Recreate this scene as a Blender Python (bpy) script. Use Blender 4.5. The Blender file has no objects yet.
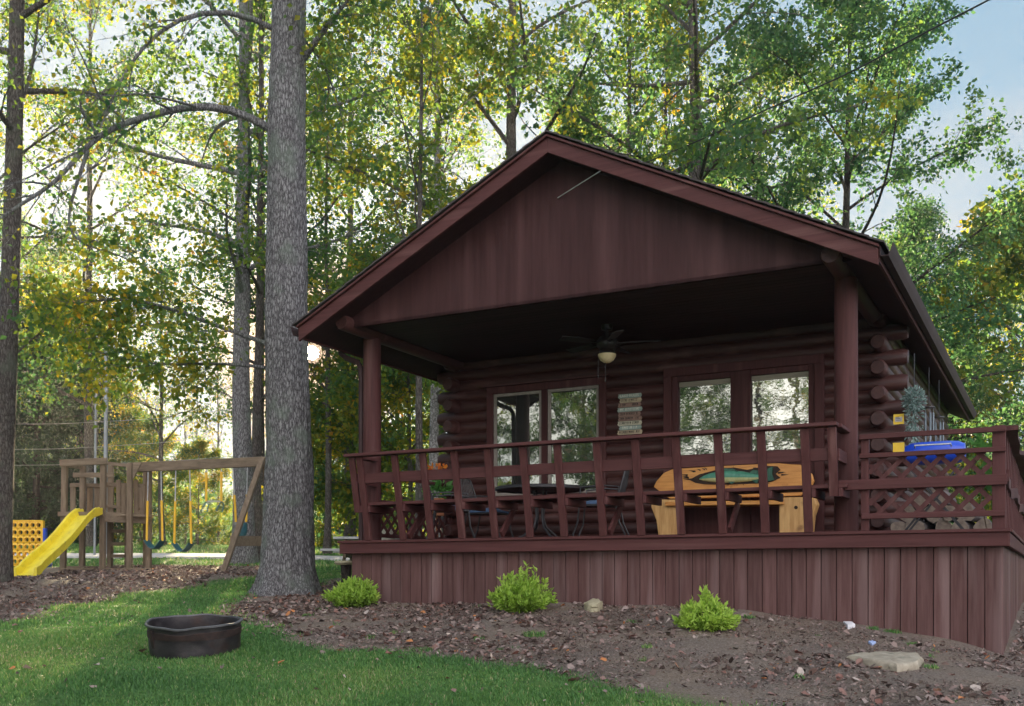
import bpy, math, random
import numpy as np
from mathutils import Vector, noise as mnoise
R = math.radians
C = bpy.context.scene.collection
scene = bpy.context.scene
# ------------------------------------------------------------------ camera, sky, sun, exposure
F, CX, HY, EYE = 1040.0, 512.0, 575.0, 1.5
cam_d = bpy.data.cameras.new('camera'); cam = bpy.data.objects.new('camera', cam_d); C.objects.link(cam)
cam.location = (0, 0, EYE); cam.rotation_euler = (R(90), 0, 0)
cam_d.sensor_width = 36; cam_d.lens = F/1024*36; cam_d.shift_y = (HY-353)/1024
cam_d.clip_start = .05; cam_d.clip_end = 3000
scene.camera = cam
SUN = Vector((-.1925, 1, .2135)).normalized()
SUN_EL = math.asin(SUN.z); SUN_AZ = math.atan2(SUN.x, SUN.y)
w = bpy.data.worlds.new('World'); scene.world = w; w.use_nodes = True
nt = w.node_tree; nt.nodes.clear()
def N(nt, typ, **kw):
    n = nt.nodes.new(typ)
    for k, v in kw.items(): setattr(n, k, v)
    return n
sky = N(nt, 'ShaderNodeTexSky', sky_type='NISHITA', sun_disc=False)
sky.sun_elevation = SUN_EL; sky.sun_rotation = SUN_AZ; sky.altitude = 300; sky.air_density = 1.0; sky.dust_density = .5; sky.ozone_density = 1.0
bg = N(nt, 'ShaderNodeBackground'); bg.inputs[1].default_value = .1
tc = N(nt, 'ShaderNodeTexCoord'); mp = N(nt, 'ShaderNodeMapping'); mp.inputs['Scale'].default_value = (1, 1, 3.2)
cn = N(nt, 'ShaderNodeTexNoise'); cn.inputs['Scale'].default_value = 2.3; cn.inputs['Detail'].default_value = 7
cr = N(nt, 'ShaderNodeValToRGB'); cr.color_ramp.elements[0].position = .46; cr.color_ramp.elements[1].position = .64
out = N(nt, 'ShaderNodeOutputWorld'); lk = nt.links.new
# thin clouds over the wood; brighter unseen ones added opposite the sun as fill
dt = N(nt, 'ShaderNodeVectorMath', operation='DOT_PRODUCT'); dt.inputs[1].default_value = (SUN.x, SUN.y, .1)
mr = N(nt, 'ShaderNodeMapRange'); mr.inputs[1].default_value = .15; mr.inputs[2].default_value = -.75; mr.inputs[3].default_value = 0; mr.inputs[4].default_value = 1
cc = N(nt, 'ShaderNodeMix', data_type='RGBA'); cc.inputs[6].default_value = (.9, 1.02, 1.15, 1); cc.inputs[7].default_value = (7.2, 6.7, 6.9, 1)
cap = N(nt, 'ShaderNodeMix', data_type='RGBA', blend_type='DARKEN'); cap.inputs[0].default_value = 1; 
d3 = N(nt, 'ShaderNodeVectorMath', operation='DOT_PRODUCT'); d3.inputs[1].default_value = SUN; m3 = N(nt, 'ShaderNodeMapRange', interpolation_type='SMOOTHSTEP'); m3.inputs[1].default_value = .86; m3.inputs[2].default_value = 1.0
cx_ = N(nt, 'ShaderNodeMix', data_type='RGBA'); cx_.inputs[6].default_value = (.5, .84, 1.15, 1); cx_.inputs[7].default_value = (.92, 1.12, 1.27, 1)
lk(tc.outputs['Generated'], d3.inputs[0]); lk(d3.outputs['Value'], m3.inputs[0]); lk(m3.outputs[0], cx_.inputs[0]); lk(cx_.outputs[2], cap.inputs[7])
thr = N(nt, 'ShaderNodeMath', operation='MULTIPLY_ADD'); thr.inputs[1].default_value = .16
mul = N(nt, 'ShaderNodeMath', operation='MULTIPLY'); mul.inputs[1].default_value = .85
mx = N(nt, 'ShaderNodeMix', data_type='RGBA')
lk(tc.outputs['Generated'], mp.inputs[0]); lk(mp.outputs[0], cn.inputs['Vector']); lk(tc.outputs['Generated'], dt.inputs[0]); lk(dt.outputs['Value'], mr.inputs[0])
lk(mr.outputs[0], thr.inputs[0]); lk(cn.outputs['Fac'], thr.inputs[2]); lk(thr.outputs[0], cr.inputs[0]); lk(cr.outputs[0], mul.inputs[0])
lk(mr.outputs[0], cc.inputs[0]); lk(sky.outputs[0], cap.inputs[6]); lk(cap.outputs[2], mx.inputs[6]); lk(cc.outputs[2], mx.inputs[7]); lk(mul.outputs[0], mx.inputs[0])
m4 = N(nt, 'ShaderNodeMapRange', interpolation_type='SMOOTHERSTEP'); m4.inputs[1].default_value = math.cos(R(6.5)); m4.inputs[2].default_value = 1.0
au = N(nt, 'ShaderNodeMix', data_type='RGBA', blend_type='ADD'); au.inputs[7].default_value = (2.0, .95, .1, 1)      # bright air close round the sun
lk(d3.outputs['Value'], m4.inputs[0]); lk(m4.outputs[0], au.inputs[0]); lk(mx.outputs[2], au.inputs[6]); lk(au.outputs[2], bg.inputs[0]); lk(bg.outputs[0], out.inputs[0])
sl = bpy.data.lights.new('sun_lamp', 'SUN'); sl.energy = 5.0; sl.angle = R(.5); sl.color = (1, .79, .48)
so = bpy.data.objects.new('sun_lamp', sl); C.objects.link(so); so.rotation_euler = SUN.to_track_quat('Z', 'Y').to_euler(); so.location = (0, 0, 60)
vs = scene.view_settings; vs.view_transform = 'Standard'; vs.look = 'None'; vs.gamma = 1; vs.exposure = 2.6
try: vs.use_curve_mapping = False
except Exception: pass
scene.cycles.max_bounces = 8; scene.cycles.diffuse_bounces = 4; scene.cycles.glossy_bounces = 3; scene.cycles.transparent_max_bounces = 8
scene.cycles.sample_clamp_indirect = 6

# ------------------------------------------------------------------ frames
UX, UY, VX, VY = .8861, -.4634, .4634, .8861
AX, AY = (548-CX)/F*11.3, 11.3
ROT = math.atan2(UY, UX)
def cab(u, v, h): return Vector((AX+u*UX+v*VX, AY+u*UY+v*VY, h+EYE))
def W(x, y, Z): return Vector(((x-CX)/F*Z, Z, EYE+(HY-y)/F*Z))
rng = np.random.default_rng(7); random.seed(7)

# ------------------------------------------------------------------ materials
def mat(name):
    m = bpy.data.materials.new(name); m.use_nodes = True
    t = m.node_tree; t.nodes.clear()
    o = N(t, 'ShaderNodeOutputMaterial'); b = N(t, 'ShaderNodeBsdfPrincipled'); t.links.new(b.outputs[0], o.inputs[0])
    return m, t, b, o
def col(c): return (c[0], c[1], c[2], 1)
def surf(name, c1, c2, rough=.7, scale=(8, 8, 8), detail=6, bump=.15, bdist=.01, c3=None, metal=0, spots=None, bscale=None, spec=.4, isle=0):
    """two or three colour noise surface in object coordinates with a bump of the same noise"""
    m, t, b, o = mat(name); L = t.links.new
    tc = N(t, 'ShaderNodeTexCoord'); mp = N(t, 'ShaderNodeMapping'); mp.inputs['Scale'].default_value = scale
    n = N(t, 'ShaderNodeTexNoise'); n.inputs['Scale'].default_value = 1; n.inputs['Detail'].default_value = detail; n.inputs['Roughness'].default_value = .65
    r = N(t, 'ShaderNodeValToRGB'); e = r.color_ramp.elements
    e[0].position = .33; e[0].color = col(c1); e[1].position = .68; e[1].color = col(c2)
    if c3: x = e.new(.5); x.color = col(c3)
    L(tc.outputs['Object'], mp.inputs[0]); L(mp.outputs[0], n.inputs['Vector']); L(n.outputs['Fac'], r.inputs[0])
    src = r.outputs[0]
    if spots:                      # (colour, scale, low, high)
        n2 = N(t, 'ShaderNodeTexNoise'); n2.inputs['Scale'].default_value = spots[1]; n2.inputs['Detail'].default_value = 5
        if len(spots) > 4:
            mp3 = N(t, 'ShaderNodeMapping'); mp3.inputs['Scale'].default_value = spots[4]; L(tc.outputs['Object'], mp3.inputs[0]); L(mp3.outputs[0], n2.inputs['Vector'])
        else: L(tc.outputs['Object'], n2.inputs['Vector'])
        r2 = N(t, 'ShaderNodeValToRGB'); r2.color_ramp.elements[0].position = spots[2]; r2.color_ramp.elements[1].position = spots[3]
        L(n2.outputs['Fac'], r2.inputs[0])
        k = N(t, 'ShaderNodeMix', data_type='RGBA'); k.inputs[7].default_value = col(spots[0])
        L(r2.outputs[0], k.inputs[0]); L(src, k.inputs[6]); src = k.outputs[2]
    if isle:                       # every board and log a little lighter or darker than the next
        ge = N(t, 'ShaderNodeNewGeometry'); ma = N(t, 'ShaderNodeMath', operation='MULTIPLY_ADD'); ma.inputs[1].default_value = isle; ma.inputs[2].default_value = 1-isle/2; L(ge.outputs['Random Per Island'], ma.inputs[0])
        hv2 = N(t, 'ShaderNodeHueSaturation'); L(ma.outputs[0], hv2.inputs['Value']); L(src, hv2.inputs['Color']); src = hv2.outputs[0]
    L(src, b.inputs['Base Color'])
    b.inputs['Roughness'].default_value = rough; b.inputs['Metallic'].default_value = metal; b.inputs['Specular IOR Level'].default_value = spec
    bp = N(t, 'ShaderNodeBump'); bp.inputs['Strength'].default_value = bump; bp.inputs['Distance'].default_value = bdist
    if bscale:
        mp2 = N(t, 'ShaderNodeMapping'); mp2.inputs['Scale'].default_value = bscale
        n3 = N(t, 'ShaderNodeTexNoise'); n3.inputs['Scale'].default_value = 1; n3.inputs['Detail'].default_value = 4
        L(tc.outputs['Object'], mp2.inputs[0]); L(mp2.outputs[0], n3.inputs['Vector']); L(n3.outputs['Fac'], bp.inputs['Height'])
    else: L(n.outputs['Fac'], bp.inputs['Height'])
    L(bp.outputs[0], b.inputs['Normal'])
    return m
P1, P2, PW = (.048, .0168, .0158), (.079, .0295, .028), (.125, .062, .056)
PD1, PD2 = (.038, .013, .011), (.068, .026, .022)
M = {}
def paint(nm, sc, a=P1, b=P2, sp=(PW, 1, .58, .74), k=.22): return surf(nm, a, b, .62, sc, 8, .4, .006, spots=sp+(tuple(q*k for q in sc),), spec=.18, isle=.3)
M['paint_u'] = paint('paint_u', (1.2, 30, 30)); M['paint_v'] = paint('paint_v', (30, 1.2, 30)); M['paint_h'] = paint('paint_h', (30, 30, 1.5))
M['plank'] = paint('plank', (26, 26, 1.6), (.066, .03, .027), (.115, .062, .057), ((.175, .118, .112), 1, .5, .75))
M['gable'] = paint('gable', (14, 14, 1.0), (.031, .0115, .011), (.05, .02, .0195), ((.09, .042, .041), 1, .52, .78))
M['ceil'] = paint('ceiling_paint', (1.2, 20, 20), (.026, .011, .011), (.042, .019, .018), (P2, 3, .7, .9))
M['log_u'] = surf('log_stain_u', PD1, PD2, .5, (1.5, 25, 25), 7, .5, .01, spots=((.12, .055, .048), 1, .58, .76, (2, 6, 6)), spec=.4, isle=.4)
M['log_v'] = surf('log_stain_v', PD1, PD2, .5, (25, 1.5, 25), 7, .5, .01, spots=((.12, .055, .048), 1, .58, .76, (2, 6, 6)), spec=.4, isle=.4)
M['log_end'] = surf('log_end', (.07, .032, .028), (.2, .12, .1), .8, (9, 9, 9), 6, .4, .01)
M['shingle'] = surf('shingle', (.03, .026, .026), (.07, .058, .055), .9, (30, 30, 30), 6, .6, .01)
M['gutter'] = surf('gutter_metal', (.035, .018, .018), (.05, .028, .028), .6, (3, 3, 3), 3, .05, .004, spec=.25)
M['cream'] = surf('sash_cream', (.2, .18, .15), (.3, .27, .23), .5, (12, 12, 12), 4, .05, .002)
M['blind'] = surf('blind_cloth', (.22, .2, .15), (.3, .28, .21), .8, (6, 30, 60), 4, .1, .002)
M['black_metal'] = surf('black_metal', (.012, .012, .014), (.03, .03, .034), .42, (12, 12, 12), 4, .08, .003, spec=.5)
M['dark_bronze'] = surf('dark_bronze', (.01, .007, .0065), (.018, .013, .011), .4, (12, 12, 12), 3, .05, .002)
M['cushion'] = surf('cushion_blue', (.045, .085, .16), (.09, .15, .26), .85, (14, 14, 14), 5, .3, .01)
M['pine'] = surf('pine_gold', (.48, .2, .045), (.66, .33, .09), .42, (3, 22, 22), 6, .1, .004, spots=((.28, .1, .025), 6, .66, .78))
M['pine_h'] = surf('pine_slab', (.42, .22, .07), (.68, .43, .17), .5, (20, 20, 2.2), 6, .3, .01, spots=((.22, .11, .04), 4, .62, .74))
M['burnt'] = surf('burnt_carving', (.012, .009, .007), (.05, .028, .016), .8, (16, 16, 16), 5, .5, .01)
M['fish'] = surf('fish_green', (.05, .2, .13), (.1, .32, .22), .35, (16, 16, 16), 5, .1, .004)
M['fish_belly'] = surf('fish_belly', (.4, .45, .2), (.6, .62, .32), .35, (20, 20, 5), 5, .1, .004)
M['fin'] = surf('fish_fin', (.015, .07, .045), (.04, .14, .09), .4, (30, 30, 6), 5, .3, .004)
M['fan_glass'] = surf('lamp_bowl', (.62, .5, .26), (.78, .66, .4), .35, (10, 10, 10), 3, .05, .002)
M['sign_sage'] = surf('sign_sage', (.2, .27, .23), (.36, .43, .37), .8, (8, 40, 60), 5, .2, .003)
M['sign_tan'] = surf('sign_tan', (.4, .32, .2), (.55, .47, .33), .8, (8, 40, 60), 5, .2, .003)
M['sign_brown'] = surf('sign_brown', (.2, .12, .09), (.33, .22, .17), .8, (8, 40, 60), 5, .2, .003)
M['sign_cream'] = surf('sign_cream', (.48, .46, .33), (.65, .62, .47), .8, (8, 40, 60), 5, .2, .003)
M['ink'] = surf('lettering_dark', (.03, .028, .025), (.06, .055, .05), .9, (20, 20, 20), 2, .05, .002)
M['ink_pale'] = surf('lettering_pale', (.6, .6, .5), (.72, .72, .62), .9, (20, 20, 20), 2, .05, .002)
M['yellow_sign'] = surf('yellow_sign', (.75, .5, .03), (.85, .6, .06), .5, (8, 8, 8), 3, .05, .002)
M['yellow_pl'] = surf('yellow_plastic', (.68, .54, .025), (.85, .7, .05), .35, (5, 5, 5), 5, .05, .003, spots=((.4, .32, .07), 7, .6, .8))
M['amber_pl'] = surf('amber_plastic', (.7, .4, .02), (.82, .5, .035), .4, (6, 6, 6), 3, .05, .003)
M['blue_pl'] = surf('blue_plastic', (.012, .05, .42), (.025, .09, .6), .28, (5, 5, 5), 3, .04, .003, spec=.6)
M['red_pl'] = surf('red_plastic', (.5, .03, .03), (.62, .05, .05), .4, (5, 5, 5), 3, .04, .003)
M['teal_pl'] = surf('teal_rubber', (.015, .07, .09), (.03, .13, .16), .5, (8, 8, 8), 3, .08, .003)
M['black_rub'] = surf('black_rubber', (.012, .013, .016), (.03, .032, .036), .6, (8, 8, 8), 3, .08, .003)
M['chain'] = surf('chain_steel', (.35, .36, .37), (.5, .5, .5), .4, (40, 40, 40), 3, .1, .002, metal=.7)
M['old_wood'] = surf('weathered_wood', (.115, .085, .056), (.22, .165, .112), .85, (18, 18, 2.0), 6, .4, .008, spots=((.12, .1, .06), 3, .6, .8))
M['old_wood_x'] = surf('weathered_beam', (.12, .09, .06), (.23, .175, .12), .85, (2.0, 18, 18), 6, .4, .008, spots=((.12, .1, .06), 3, .6, .8))
M['pale_board'] = surf('pale_board', (.42, .42, .42), (.6, .6, .6), .7, (3, 20, 20), 5, .2, .004)
M['grey_pole'] = surf('grey_pole', (.2, .22, .24), (.32, .34, .36), .5, (8, 8, 2), 4, .1, .004, metal=.3)
M['wire'] = surf('wire_grey', (.22, .24, .22), (.34, .36, .33), .6, (8, 8, 8), 2, .05, .002)
M['cable'] = surf('cable_black', (.02, .02, .02), (.04, .04, .04), .6, (8, 8, 8), 2, .05, .002)
M['rust'] = surf('fire_ring_steel', (.016, .015, .016), (.05, .045, .045), .48, (6, 6, 9), 7, .35, .012, c3=(.026, .024, .026), metal=.35, spots=((.045, .025, .018), 4.5, .62, .8))
M['rustband'] = surf('rusty_band', (.014, .01, .009), (.042, .024, .019), .75, (14, 14, 14), 6, .4, .006, metal=.2)
M['rim'] = surf('worn_rim', (.08, .08, .085), (.16, .16, .17), .5, (9, 9, 9), 5, .2, .006, metal=.4)
M['ash'] = surf('ash', (.05, .045, .042), (.16, .15, .14), .95, (20, 20, 20), 6, .7, .02)
M['stone'] = surf('stone_slab', (.22, .19, .14), (.4, .36, .28), .9, (9, 9, 9), 8, .8, .02, spots=((.15, .14, .1), 5, .58, .7))
M['straw'] = surf('straw_mound', (.3, .27, .17), (.42, .38, .26), .95, (40, 40, 40), 5, .6, .02)
M['white_scrap'] = surf('white_scrap', (.6, .62, .64), (.75, .76, .78), .6, (8, 8, 8), 2, .1, .003)
M['blue_scrap'] = surf('blue_scrap', (.3, .42, .7), (.4, .52, .8), .5, (8, 8, 8), 2, .1, .003)
M['concrete'] = surf('path_concrete', (.4, .4, .41), (.52, .52, .52), .9, (3, 3, 3), 7, .2, .004)
M['firewood'] = surf('firewood_bark', (.09, .078, .075), (.2, .175, .165), .95, (20, 3, 20), 6, .7, .012)
M['firewood_end'] = surf('firewood_end', (.16, .125, .1), (.28, .23, .18), .9, (20, 20, 20), 5, .3, .006)
M['clay'] = surf('clay_pot', (.28, .11, .05), (.4, .17, .09), .85, (10, 10, 10), 4, .2, .004)
M['pail'] = surf('pale_pail', (.45, .45, .36), (.58, .58, .48), .6, (6, 6, 6), 3, .08, .003)
M['chime'] = surf('chime_tube', (.1, .13, .15), (.2, .24, .27), .5, (10, 10, 3), 3, .05, .002, metal=.5)
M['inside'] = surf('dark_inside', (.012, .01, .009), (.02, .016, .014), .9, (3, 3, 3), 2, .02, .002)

def glass(name, wav, bright):
    m, t, b, o = mat(name); L = t.links.new
    b.inputs['Base Color'].default_value = (.012, .012, .013, 1); b.inputs['Roughness'].default_value = .3
    g = N(t, 'ShaderNodeBsdfGlossy'); g.inputs['Roughness'].default_value = .015; g.inputs['Color'].default_value = (.93, .97, .82, 1)
    tc = N(t, 'ShaderNodeTexCoord'); mp = N(t, 'ShaderNodeMapping'); mp.inputs['Scale'].default_value = (5, 5, 9)
    n = N(t, 'ShaderNodeTexNoise'); n.inputs['Scale'].default_value = 1; n.inputs['Detail'].default_value = 2
    bp = N(t, 'ShaderNodeBump'); bp.inputs['Strength'].default_value = wav; bp.inputs['Distance'].default_value = .01
    L(tc.outputs['Object'], mp.inputs[0]); L(mp.outputs[0], n.inputs['Vector']); L(n.outputs['Fac'], bp.inputs['Height']); L(bp.outputs[0], g.inputs['Normal'])
    k = N(t, 'ShaderNodeMixShader'); k.inputs[0].default_value = bright
    L(b.outputs[0], k.inputs[1]); L(g.outputs[0], k.inputs[2]); L(k.outputs[0], o.inputs[0])
    return m
M['glass_door'] = glass('old_door_glass', .07, .38); M['glass'] = glass('window_glass', .025, .28)

def leaf_mat(name, stops, trans=.55, gain=1.7, objvar=.12):
    m, t, b, o = mat(name); L = t.links.new
    a = N(t, 'ShaderNodeAttribute', attribute_name='tint'); oi = N(t, 'ShaderNodeObjectInfo')
    m1 = N(t, 'ShaderNodeMath', operation='MULTIPLY_ADD'); m1.inputs[1].default_value = objvar; m1.inputs[2].default_value = -objvar/2
    ad = N(t, 'ShaderNodeMath', operation='ADD'); L(oi.outputs['Random'], m1.inputs[0]); L(m1.outputs[0], ad.inputs[0]); L(a.outputs['Fac'], ad.inputs[1])
    r = N(t, 'ShaderNodeValToRGB'); e = r.color_ramp.elements
    e[0].position = stops[0][0]; e[0].color = col(stops[0][1]); e[1].position = stops[-1][0]; e[1].color = col(stops[-1][1])
    for p, c in stops[1:-1]: x = e.new(p); x.color = col(c)
    L(ad.outputs[0], r.inputs[0]); L(r.outputs[0], b.inputs['Base Color']); b.inputs['Roughness'].default_value = .55; b.inputs['Specular IOR Level'].default_value = .35
    tr = N(t, 'ShaderNodeBsdfTranslucent'); hs = N(t, 'ShaderNodeHueSaturation'); hs.inputs['Value'].default_value = gain; hs.inputs['Hue'].default_value = .485; hs.inputs['Saturation'].default_value = 1.05
    L(r.outputs[0], hs.inputs['Color']); L(hs.outputs[0], tr.inputs[0])
    k = N(t, 'ShaderNodeMixShader'); k.inputs[0].default_value = trans; L(b.outputs[0], k.inputs[1]); L(tr.outputs[0], k.inputs[2]); L(k.outputs[0], o.inputs[0])
    return m
GREEN = [(0, (.026, .072, .036)), (.35, (.05, .118, .038)), (.6, (.1, .16, .024)), (.78, (.24, .23, .024)), (.9, (.36, .29, .03)), (1, (.36, .19, .03))]
DARKG = [(0, (.014, .036, .018)), (.5, (.03, .066, .028)), (1, (.06, .1, .03))]
M['leaf'] = leaf_mat('tree_leaf', GREEN, .55, 1.9, .07); M['needle'] = leaf_mat('evergreen_leaf', DARKG, .3, 1.3)
M['shrub'] = leaf_mat('shrub_leaf', [(0, (.1, .19, .025)), (.5, (.24, .4, .055)), (1, (.4, .56, .1))], .4, 1.3, .02)
M['grass'] = leaf_mat('grass_blade', [(0, (.05, .125, .04)), (.5, (.095, .225, .06)), (.85, (.19, .31, .08)), (1, (.38, .34, .19))], .35, 1.4, 0)
M['litter'] = leaf_mat('dry_leaf', [(0, (.045, .032, .027)), (.3, (.13, .092, .078)), (.55, (.27, .21, .185)), (.72, (.17, .07, .05)), (.88, (.38, .32, .28)), (.98, (.48, .4, .33)), (1, (.42, .17, .06))], .1, 1.2, 0)
M['vine'] = leaf_mat('vine_leaf', [(0, (.06, .2, .04)), (1, (.14, .34, .08))], .4, 1.4, 0)
M['pale_leaf'] = leaf_mat('pale_leaf', [(0, (.1, .17, .15)), (1, (.3, .4, .38))], .2, 1.2, 0)
M['petal'] = leaf_mat('orange_petal', [(0, (.6, .12, .02)), (1, (.75, .3, .04))], .3, 1.2, 0)

def bark(name, c1, c2, c3, sc, lichen):
    m, t, b, o = mat(name); L = t.links.new
    tc = N(t, 'ShaderNodeTexCoord'); mp = N(t, 'ShaderNodeMapping'); mp.inputs['Scale'].default_value = sc
    v = N(t, 'ShaderNodeTexVoronoi', feature='DISTANCE_TO_EDGE'); v.inputs['Scale'].default_value = 1
    n = N(t, 'ShaderNodeTexNoise'); n.inputs['Scale'].default_value = 1.7; n.inputs['Detail'].default_value = 7; n.inputs['Roughness'].default_value = .7
    L(tc.outputs['Object'], mp.inputs[0]); L(mp.outputs[0], n.inputs['Vector'])
    wp = N(t, 'ShaderNodeVectorMath', operation='MULTIPLY_ADD'); wp.inputs[1].default_value = (1.9, 1.9, 1.9)
    L(n.outputs['Color'], wp.inputs[0]); L(mp.outputs[0], wp.inputs[2]); L(wp.outputs[0], v.inputs['Vector'])
    pw = N(t, 'ShaderNodeMath', operation='MULTIPLY'); pw.inputs[1].default_value = 2.2; L(v.outputs['Distance'], pw.inputs[0])
    av = N(t, 'ShaderNodeMath', operation='MULTIPLY_ADD'); av.inputs[1].default_value = .55; L(n.outputs['Fac'], av.inputs[0]); L(pw.outputs[0], av.inputs[2])
    r = N(t, 'ShaderNodeValToRGB'); e = r.color_ramp.elements; e[0].position = .28; e[0].color = col(c1); e[1].position = .95; e[1].color = col(c3); x = e.new(.5); x.color = col(c2)
    L(av.outputs[0], r.inputs[0])
    n2 = N(t, 'ShaderNodeTexNoise'); n2.inputs['Scale'].default_value = 2.6; n2.inputs['Detail'].default_value = 6; L(tc.outputs['Object'], n2.inputs['Vector'])
    r2 = N(t, 'ShaderNodeValToRGB'); r2.color_ramp.elements[0].position = .52; r2.color_ramp.elements[1].position = .66; L(n2.outputs['Fac'], r2.inputs[0])
    f = N(t, 'ShaderNodeMath', operation='MULTIPLY'); f.inputs[1].default_value = .55; L(r2.outputs[0], f.inputs[0])
    k = N(t, 'ShaderNodeMix', data_type='RGBA'); k.inputs[7].default_value = col(lichen); L(f.outputs[0], k.inputs[0]); L(r.outputs[0], k.inputs[6])
    L(k.outputs[2], b.inputs['Base Color']); b.inputs['Roughness'].default_value = .95; b.inputs['Specular IOR Level'].default_value = .2
    bp = N(t, 'ShaderNodeBump'); bp.inputs['Strength'].default_value = .8; bp.inputs['Distance'].default_value = .06; L(av.outputs[0], bp.inputs['Height']); L(bp.outputs[0], b.inputs['Normal'])
    return m
M['bark_big'] = bark('bark_oak', (.055, .052, .053), (.21, .205, .21), (.42, .42, .42), (34, 34, 9), (.22, .28, .22))
M['bark'] = bark('bark_grey', (.045, .038, .034), (.12, .105, .095), (.2, .185, .17), (30, 30, 8), (.15, .17, .13))
M['bark_dark'] = bark('bark_dark', (.02, .016, .014), (.05, .042, .037), (.09, .08, .07), (16, 16, 4), (.07, .085, .055))
M['bark_pale'] = bark('bark_pale', (.1, .095, .09), (.34, .33, .32), (.48, .47, .46), (13, 13, 10), (.1, .11, .1))

# ground: grass and mulch by a painted mask (where the beds lie), both procedural
def ground_mat():
    m, t, b, o = mat('yard_ground'); L = t.links.new
    tc = N(t, 'ShaderNodeTexCoord')
    def noise(s, d=8): n = N(t, 'ShaderNodeTexNoise'); n.inputs['Scale'].default_value = s; n.inputs['Detail'].default_value = d; n.inputs['Roughness'].default_value = .7; L(tc.outputs['Object'], n.inputs['Vector']); return n
    def ramp(src, st):
        r = N(t, 'ShaderNodeValToRGB'); e = r.color_ramp.elements; e[0].position = st[0][0]; e[0].color = col(st[0][1]); e[1].position = st[-1][0]; e[1].color = col(st[-1][1])
        for p, c in st[1:-1]: x = e.new(p); x.color = col(c)
        L(src, r.inputs[0]); return r
    g1 = ramp(noise(9).outputs['Fac'], [(.3, (.04, .085, .028)), (.5, (.075, .15, .04)), (.7, (.13, .2, .055))])
    g2 = ramp(noise(55).outputs['Fac'], [(.34, (.035, .028, .023)), (.45, (.125, .1, .083)), (.56, (.215, .178, .15)), (.72, (.4, .345, .3))])
    g3 = ramp(noise(1.3, 4).outputs['Fac'], [(.4, (.17, .145, .125)), (.62, (.24, .18, .12))])
    k0 = N(t, 'ShaderNodeMix', data_type='RGBA', blend_type='MULTIPLY'); k0.inputs[0].default_value = 0
    kk = N(t, 'ShaderNodeMix', data_type='RGBA'); kk.inputs[0].default_value = .3; L(g2.outputs[0], kk.inputs[6]); L(g3.outputs[0], kk.inputs[7])
    a = N(t, 'ShaderNodeAttribute', attribute_name='mulch')
    k = N(t, 'ShaderNodeMix', data_type='RGBA'); L(a.outputs['Fac'], k.inputs[0]); L(g1.outputs[0], k.inputs[6]); L(kk.outputs[2], k.inputs[7])
    L(k.outputs[2], b.inputs['Base Color']); b.inputs['Roughness'].default_value = .95; b.inputs['Specular IOR Level'].default_value = .15
    bp = N(t, 'ShaderNodeBump'); bp.inputs['Strength'].default_value = .9; bp.inputs['Distance'].default_value = .03; L(noise(38).outputs['Fac'], bp.inputs['Height']); L(bp.outputs[0], b.inputs['Normal'])
    return m
M['ground'] = ground_mat()

# ------------------------------------------------------------------ object helpers
def tag(o, label=None, cat=None, group=None, kind=None):
    if label: o['label'] = label
    if cat: o['category'] = cat
    if group: o['group'] = group
    if kind: o['kind'] = kind
    return o
def raw_mesh(name, V, Fc, m, smooth=False, tint=None, attr='tint'):
    """mesh from numpy arrays; Fc is (n,k) or list of such arrays"""
    me = bpy.data.meshes.new(name)
    if not isinstance(Fc, list): Fc = [Fc]
    Fc = [np.asarray(f, dtype=np.int32) for f in Fc if len(f)]
    V = np.asarray(V, dtype=np.float32)
    me.vertices.add(len(V)); me.vertices.foreach_set('co', V.ravel())
    nl = sum(f.size for f in Fc); npoly = sum(len(f) for f in Fc)
    me.loops.add(nl); me.loops.foreach_set('vertex_index', np.concatenate([f.ravel() for f in Fc]))
    me.polygons.add(npoly)
    sizes = np.concatenate([np.full(len(f), f.shape[1], np.int32) for f in Fc])
    st = np.concatenate([[0], np.cumsum(sizes)[:-1]]).astype(np.int32)
    me.polygons.foreach_set('loop_start', st)
    me.polygons.foreach_set('use_smooth', np.full(npoly, smooth))
    if tint is not None:
        a = me.attributes.new(attr, 'FLOAT', 'POINT'); a.data.foreach_set('value', np.asarray(tint, np.float32))
    me.materials.append(m); me.update(calc_edges=True); me.validate()
    return me
def link(name, me, parent=None, loc=(0, 0, 0), rz=0):
    o = bpy.data.objects.new(name, me); C.objects.link(o); o.parent = parent
    o.location = loc; o.rotation_euler = (0, 0, rz); return o
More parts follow.
